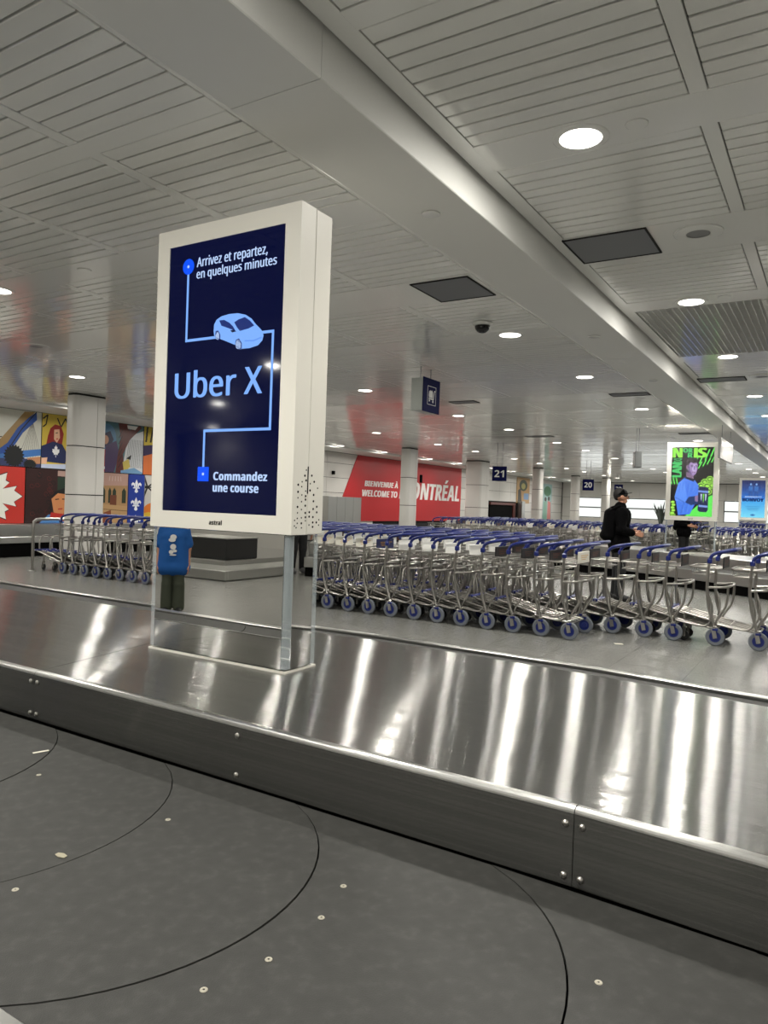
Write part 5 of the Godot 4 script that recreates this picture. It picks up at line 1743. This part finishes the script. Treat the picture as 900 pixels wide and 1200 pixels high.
func people() -> void:
	var black := mat("black_cloth", Color(0.022, 0.022, 0.026), 0.95, 0.0, 0.2)
	# man in black, in profile to the right
	var o := thing("person", "man in black jacket, cap and glasses with a black backpack, standing behind the carts", "person", Vector3(-3.02, 0, -12.22), deg_to_rad(119.0))
	var fw := Vector3(0, -0.12, 1).normalized()
	var L := figure(o, 1.0, [[Vector3(-0.17, 1.10, 0.21), Vector3(0.25, -0.1, 0.95).normalized(), Vector3(0.9, -0.3, -0.1).normalized(), Vector3(0.1, 0.95, 0.1).normalized(), 0.45], [Vector3(0.13, 1.12, 0.22), Vector3(-0.30, -0.05, 0.95).normalized(), Vector3(-0.9, -0.3, -0.1).normalized(), Vector3(-0.1, 0.95, 0.1).normalized(), 0.45]], [Vector3(-0.25, 1.16, -0.05), Vector3(0.25, 1.16, -0.05)], mats.skin)
	var sl := []
	for i in L.arms.size():
		var e = L.arms[i]
		if i % 2 == 0: sl.append(e)
		else: sl.append([e[0], (e[0] as Vector3).lerp(e[1], 0.72), e[2], e[3] + 0.006])
	cloth("jacket", L.torso + sl + [[Vector3(-0.08, 0.90, 0), Vector3(0.08, 0.90, 0), 0.125, 0.125], [Vector3(0, 1.47, -0.01), Vector3(0, 1.53, 0.0), 0.07, 0.06]], 0.028, 0.04, 0.018, black, o)
	cloth("trousers", L.legs + [[Vector3(-0.07, 0.93, 0), Vector3(0.07, 0.93, 0), 0.115, 0.115]], 0.018, 0.03, 0.018, mat("dark_trousers", Color(0.07, 0.075, 0.085), 0.85), o)
	cloth("shoes", L.feet, 0.008, 0.015, 0.012, mat("shoe_dark", Color(0.08, 0.08, 0.085), 0.6), o)
	var b := B.new()
	nets(b, [[Vector3(-0.08, 1.06, -0.18), Vector3(-0.07, 1.41, -0.155), 0.095, 0.085], [Vector3(0.08, 1.06, -0.18), Vector3(0.07, 1.41, -0.155), 0.095, 0.085], [Vector3(0, 1.06, -0.18), Vector3(0, 1.41, -0.155), 0.10, 0.09], [Vector3(-0.05, 1.06, -0.24), Vector3(0.05, 1.06, -0.24), 0.065, 0.065]], 0.04, 0.018)
	var bp := obj("backpack", b, black, o)
	b = B.new()
	for sg in [-1.0, 1.0]: b.tube(bend([Vector3(0.12 * sg, 1.45, -0.20), Vector3(0.13 * sg, 1.535, -0.05), Vector3(0.13 * sg, 1.46, 0.105), Vector3(0.14 * sg, 1.30, 0.115), Vector3(0.16 * sg, 1.14, 0.03), Vector3(0.12 * sg, 1.05, -0.18)], 3), 0.018, 6)
	obj("straps", b, black, bp)
	b = B.new()
	nets(b, [[Vector3(0, 1.74, -0.022), Vector3(0, 1.735, 0.012), 0.101, 0.096], [Vector3(0, 1.70, -0.06), Vector3(0, 1.68, -0.06), 0.06, 0.05]], 0.02, 0.010)
	obj("hair", b, mat("hair_dark", Color(0.06, 0.045, 0.04), 0.7), o)
	b = B.new()
	var prof := []
	for i in 8: prof.append(Vector2(0.108 * cos(PI / 2 * i / 7.0), 0.105 * sin(PI / 2 * i / 7.0)))
	b.X = Transform3D(Basis.from_euler(Vector3(-0.16, 0, 0)), Vector3(0, 1.728, -0.008))
	b.lathe(prof, 24)
	var brim := PackedVector2Array()
	for i in 13: brim.push_back(Vector2(0.085 * cos(PI * i / 12.0), 0.06 + 0.125 * sin(PI * i / 12.0)))
	b.X = b.X * Transform3D(Basis(), Vector3(0, 0.004, 0))
	b.slab(brim, -0.004, 0.006)
	obj("cap", b, black, o)
	b = B.new()
	for sg in [-1.0, 1.0]:
		var ring := []
		for i in 13: ring.append(Vector3(0.034 * sg + 0.025 * cos(TAU * i / 12), 1.690 + 0.020 * sin(TAU * i / 12), 0.118))
		b.tube(ring, 0.0028, 5)
		b.tube([Vector3(0.058 * sg, 1.695, 0.116), Vector3(0.092 * sg, 1.695, 0.0)], 0.0028, 5)
	b.tube([Vector3(-0.010, 1.692, 0.120), Vector3(0.010, 1.692, 0.120)], 0.0028, 5)
	obj("glasses", b, mats.black, o)
	# child in a blue T-shirt, seen in the mirror
	var k := 0.71
	o = thing("person", "child in a blue printed T-shirt and olive trousers reflected under the big screen", "person", Vector3(-7.03, 0, 0.66), deg_to_rad(138.0))
	var dn := Vector3(0, -1, 0.08).normalized()
	L = figure(o, k, [[Vector3(-0.26, 0.84, 0.05) * k, dn, Vector3(1, 0, 0), Vector3(0, 0.05, 1).normalized(), 0.25], [Vector3(0.26, 0.84, 0.05) * k, dn, Vector3(-1, 0, 0), Vector3(0, 0.05, 1).normalized(), 0.25]], [Vector3(-0.25, 1.13, -0.03) * k, Vector3(0.25, 1.13, -0.03) * k], mats.skin)
	sl = []
	for i in [0, 2]: sl.append([L.arms[i][0], (L.arms[i][0] as Vector3).lerp(L.arms[i][1], 0.75), L.arms[i][2], L.arms[i][3] + 0.012])
	var ts := cloth("t_shirt", L.torso + sl + [[Vector3(-0.12, 0.80, 0.0) * k, Vector3(0.12, 0.80, 0.0) * k, 0.135 * k, 0.135 * k], [Vector3(-0.12, 0.80, 0.0) * k, Vector3(-0.09, 1.2, 0.0) * k, 0.13 * k, 0.12 * k], [Vector3(0.12, 0.80, 0.0) * k, Vector3(0.09, 1.2, 0.0) * k, 0.13 * k, 0.12 * k]], 0.022, 0.02, 0.014, mat("blue_cotton", Color(0.06, 0.33, 0.62), 0.85), o)
	b = B.new()
	for q in [[0.0, 1.33, 0.055, 0.045], [0.02, 1.28, 0.06, 0.035], [0.0, 1.16, 0.05, 0.05], [-0.03, 1.09, 0.035, 0.025], [0.03, 1.07, 0.04, 0.035], [0.0, 1.02, 0.06, 0.012]]:
		b.X = Transform3D(Basis(Vector3(1, 0, 0), Vector3(0, 0, 1), Vector3(0, 1, 0)), Vector3(q[0], q[1], 0.0) * k + Vector3(0, 0, 0.136 * k + 0.022))
		b.X = b.X * Transform3D(Basis.from_scale(Vector3(q[2] * k, 1, q[3] * k)), Vector3())
		b.lathe([Vector2(0, 0.012), Vector2(0.8, 0.011), Vector2(1, 0.0)], 18)
	obj("print", b, mats.white_print, ts)
	cloth("trousers", L.legs + [[Vector3(-0.07, 0.93, 0) * k, Vector3(0.07, 0.93, 0) * k, 0.115 * k, 0.115 * k], [Vector3(-0.105, 0.5, 0.0) * k, Vector3(-0.105, 0.1, -0.01) * k, 0.07 * k, 0.075 * k], [Vector3(0.105, 0.5, 0.0) * k, Vector3(0.105, 0.1, -0.01) * k, 0.07 * k, 0.075 * k]], 0.018, 0.012, 0.013, mat("olive_cloth", Color(0.23, 0.25, 0.20), 0.85), o)
	cloth("shoes", L.feet, 0.006, 0.012, 0.01, mat("shoe_dark", Color(0.08, 0.08, 0.085), 0.6), o)
	b = B.new()
	nets(b, [[Vector3(0, 1.735, -0.03) * k, Vector3(0, 1.735, 0.0) * k, 0.098 * k, 0.096 * k], [Vector3(0, 1.68, -0.06) * k, Vector3(0, 1.64, -0.06) * k, 0.06 * k, 0.05 * k]], 0.02, 0.009)
	obj("hair", b, mat("hair_dark", Color(0.06, 0.045, 0.04), 0.7), o)
	# adult reflected in the side mirror
	o = thing("person", "adult in dark trousers with a beige bag reflected in the narrow side mirror", "person", Vector3(4.5, 0, -11.6), deg_to_rad(-60.0))
	L = figure(o, 0.97, [[Vector3(-0.26, 0.82, 0.05), dn, Vector3(1, 0, 0), Vector3(0, 0.05, 1).normalized(), 0.3], [Vector3(0.26, 0.82, 0.05), dn, Vector3(-1, 0, 0), Vector3(0, 0.05, 1).normalized(), 0.5]], [Vector3(-0.25, 1.10, -0.03), Vector3(0.25, 1.10, -0.03)], mats.skin)
	sl = []
	for i in L.arms.size():
		var e = L.arms[i]
		sl.append(e if i % 2 == 0 else [e[0], (e[0] as Vector3).lerp(e[1], 0.85), e[2], e[3] + 0.006])
	cloth("jacket", L.torso + sl, 0.024, 0.04, 0.02, mat("grey_jacket", Color(0.30, 0.30, 0.31), 0.85), o)
	cloth("trousers", L.legs + [[Vector3(-0.07, 0.90, 0), Vector3(0.07, 0.90, 0), 0.115, 0.115]], 0.018, 0.03, 0.018, mat("dark_trousers", Color(0.07, 0.075, 0.085), 0.85), o)
	cloth("shoes", L.feet, 0.008, 0.015, 0.012, mat("shoe_grey", Color(0.35, 0.35, 0.36), 0.6), o)
	b = B.new()
	nets(b, [[Vector3(0, 1.69, -0.03), Vector3(0, 1.685, 0.0), 0.095, 0.094], [Vector3(0, 1.63, -0.06), Vector3(0, 1.59, -0.06), 0.06, 0.05]], 0.02, 0.011)
	obj("hair", b, mat("hair_dark", Color(0.06, 0.045, 0.04), 0.7), o)
	var bag := thing("tote_bag", "beige tote bag held by the adult in the narrow side mirror", "bag", Vector3(4.5, 0, -11.6), deg_to_rad(-60.0))
	b = B.new()
	b.box(Vector3(0.36, 0.42, 0.06), Vector3(0.10, 0.42, 0.34), 0.03)
	obj("body", b, mat("beige_canvas", Color(0.70, 0.62, 0.50), 0.85), bag)
	b = B.new()
	for z in [-0.04, 0.04]: b.tube(bend([Vector3(0.34, 0.62, 0.06 - 0.1), Vector3(0.30, 0.72, 0.06), Vector3(0.34, 0.62, 0.06 + 0.1)], 4), 0.008, 6)
	obj("handles", b, mat("beige_canvas", Color(0.70, 0.62, 0.50), 0.85), bag)

# ------------------------------------------------------------------ small things
func small_things() -> void:
	var paper := mat("paper", Color(0.86, 0.84, 0.78), 0.8)
	var b := B.new()
	b.X = Transform3D(Basis.from_euler(Vector3(0, 1.25, 0)), Vector3())
	b.box(Vector3(0, 0.001, 0), Vector3(0.064, 0.002, 0.013), 0.0005)
	tag(obj("paper_scrap", b, paper, null, Vector3(-2.846, 0.3422, -1.897)), "small white paper strip lying on the rubber belt at the left", "paper scrap")
	b = B.new()
	b.prism(PackedVector2Array([Vector2(-0.02, -0.008), Vector2(0.0, -0.012), Vector2(0.021, -0.006), Vector2(0.018, 0.008), Vector2(-0.004, 0.012), Vector2(-0.022, 0.005)]), 0, 0.0015)
	var o := obj("sticker_remnant", b, mat("worn_sticker", Color(0.62, 0.60, 0.52), 0.8), null, Vector3(-1.977, 0.3415, -1.396))
	o.rotation.x = -PI / 2
	tag(o, "worn torn sticker remnant on the rubber belt plate", "sticker")
	b = B.new()
	b.X = Transform3D(Basis.from_euler(Vector3(0, 0.5, 0)), Vector3())
	b.box(Vector3(0, 0.0015, 0), Vector3(0.09, 0.003, 0.06), 0.001)
	tag(obj("paper_scrap", b, paper, null, Vector3(-1.99, 0.001, -8.20)), "small white paper scrap on the terrazzo floor before the loose carts", "paper scrap")
	# potted plant before the lit far wall
	var p := thing("potted_plant", "dark spiky potted plant before the lit wall left of the green screen", "plant", Vector3(-5.9, 0, -30.2))
	b = B.new()
	b.lathe([Vector2(0.0, 0.0), Vector2(0.22, 0.0), Vector2(0.28, 0.95), Vector2(0.25, 0.95), Vector2(0.24, 0.90), Vector2(0.0, 0.90)], 20)
	obj("pot", b, mat("pot_grey", Color(0.35, 0.35, 0.35), 0.5), p)
	b = B.new()
	b.lathe([Vector2(0, 0.902), Vector2(0.24, 0.902)], 20)
	obj("soil", b, mat("soil", Color(0.10, 0.07, 0.05), 0.9), p)
	var green := mat("leaf_dark", Color(0.05, 0.12, 0.06), 0.5)
	for i in 22:
		var a := TAU * i / 22.0 * 5.0
		var lean := rng.randf_range(0.05, 0.38)
		var hgt := rng.randf_range(0.75, 1.15)
		var d := Vector3(cos(a), 0, sin(a))
		var q := []
		for j in 5:
			var t := j / 4.0
			q.append(Vector3(0, 0.88, 0) + d * (0.05 + lean * t * t) + Vector3(0, hgt * t * (1.0 - 0.15 * t * lean), 0))
		b = B.new()
		var sd := d.cross(Vector3.UP)
		var w := [0.025, 0.045, 0.045, 0.03, 0.002]
		for j in 4:
			var n := (d * 0.8 + Vector3(0, 0.3, 0)).normalized()
			b.quad(q[j] - sd * w[j], q[j] + sd * w[j], q[j + 1] + sd * w[j + 1], q[j + 1] - sd * w[j + 1], n)
			b.quad(q[j] - sd * w[j] - n * 0.006, q[j] + sd * w[j] - n * 0.006, q[j + 1] + sd * w[j + 1] - n * 0.006, q[j + 1] - sd * w[j + 1] - n * 0.006, -n)
		obj("leaf", b, green, p)
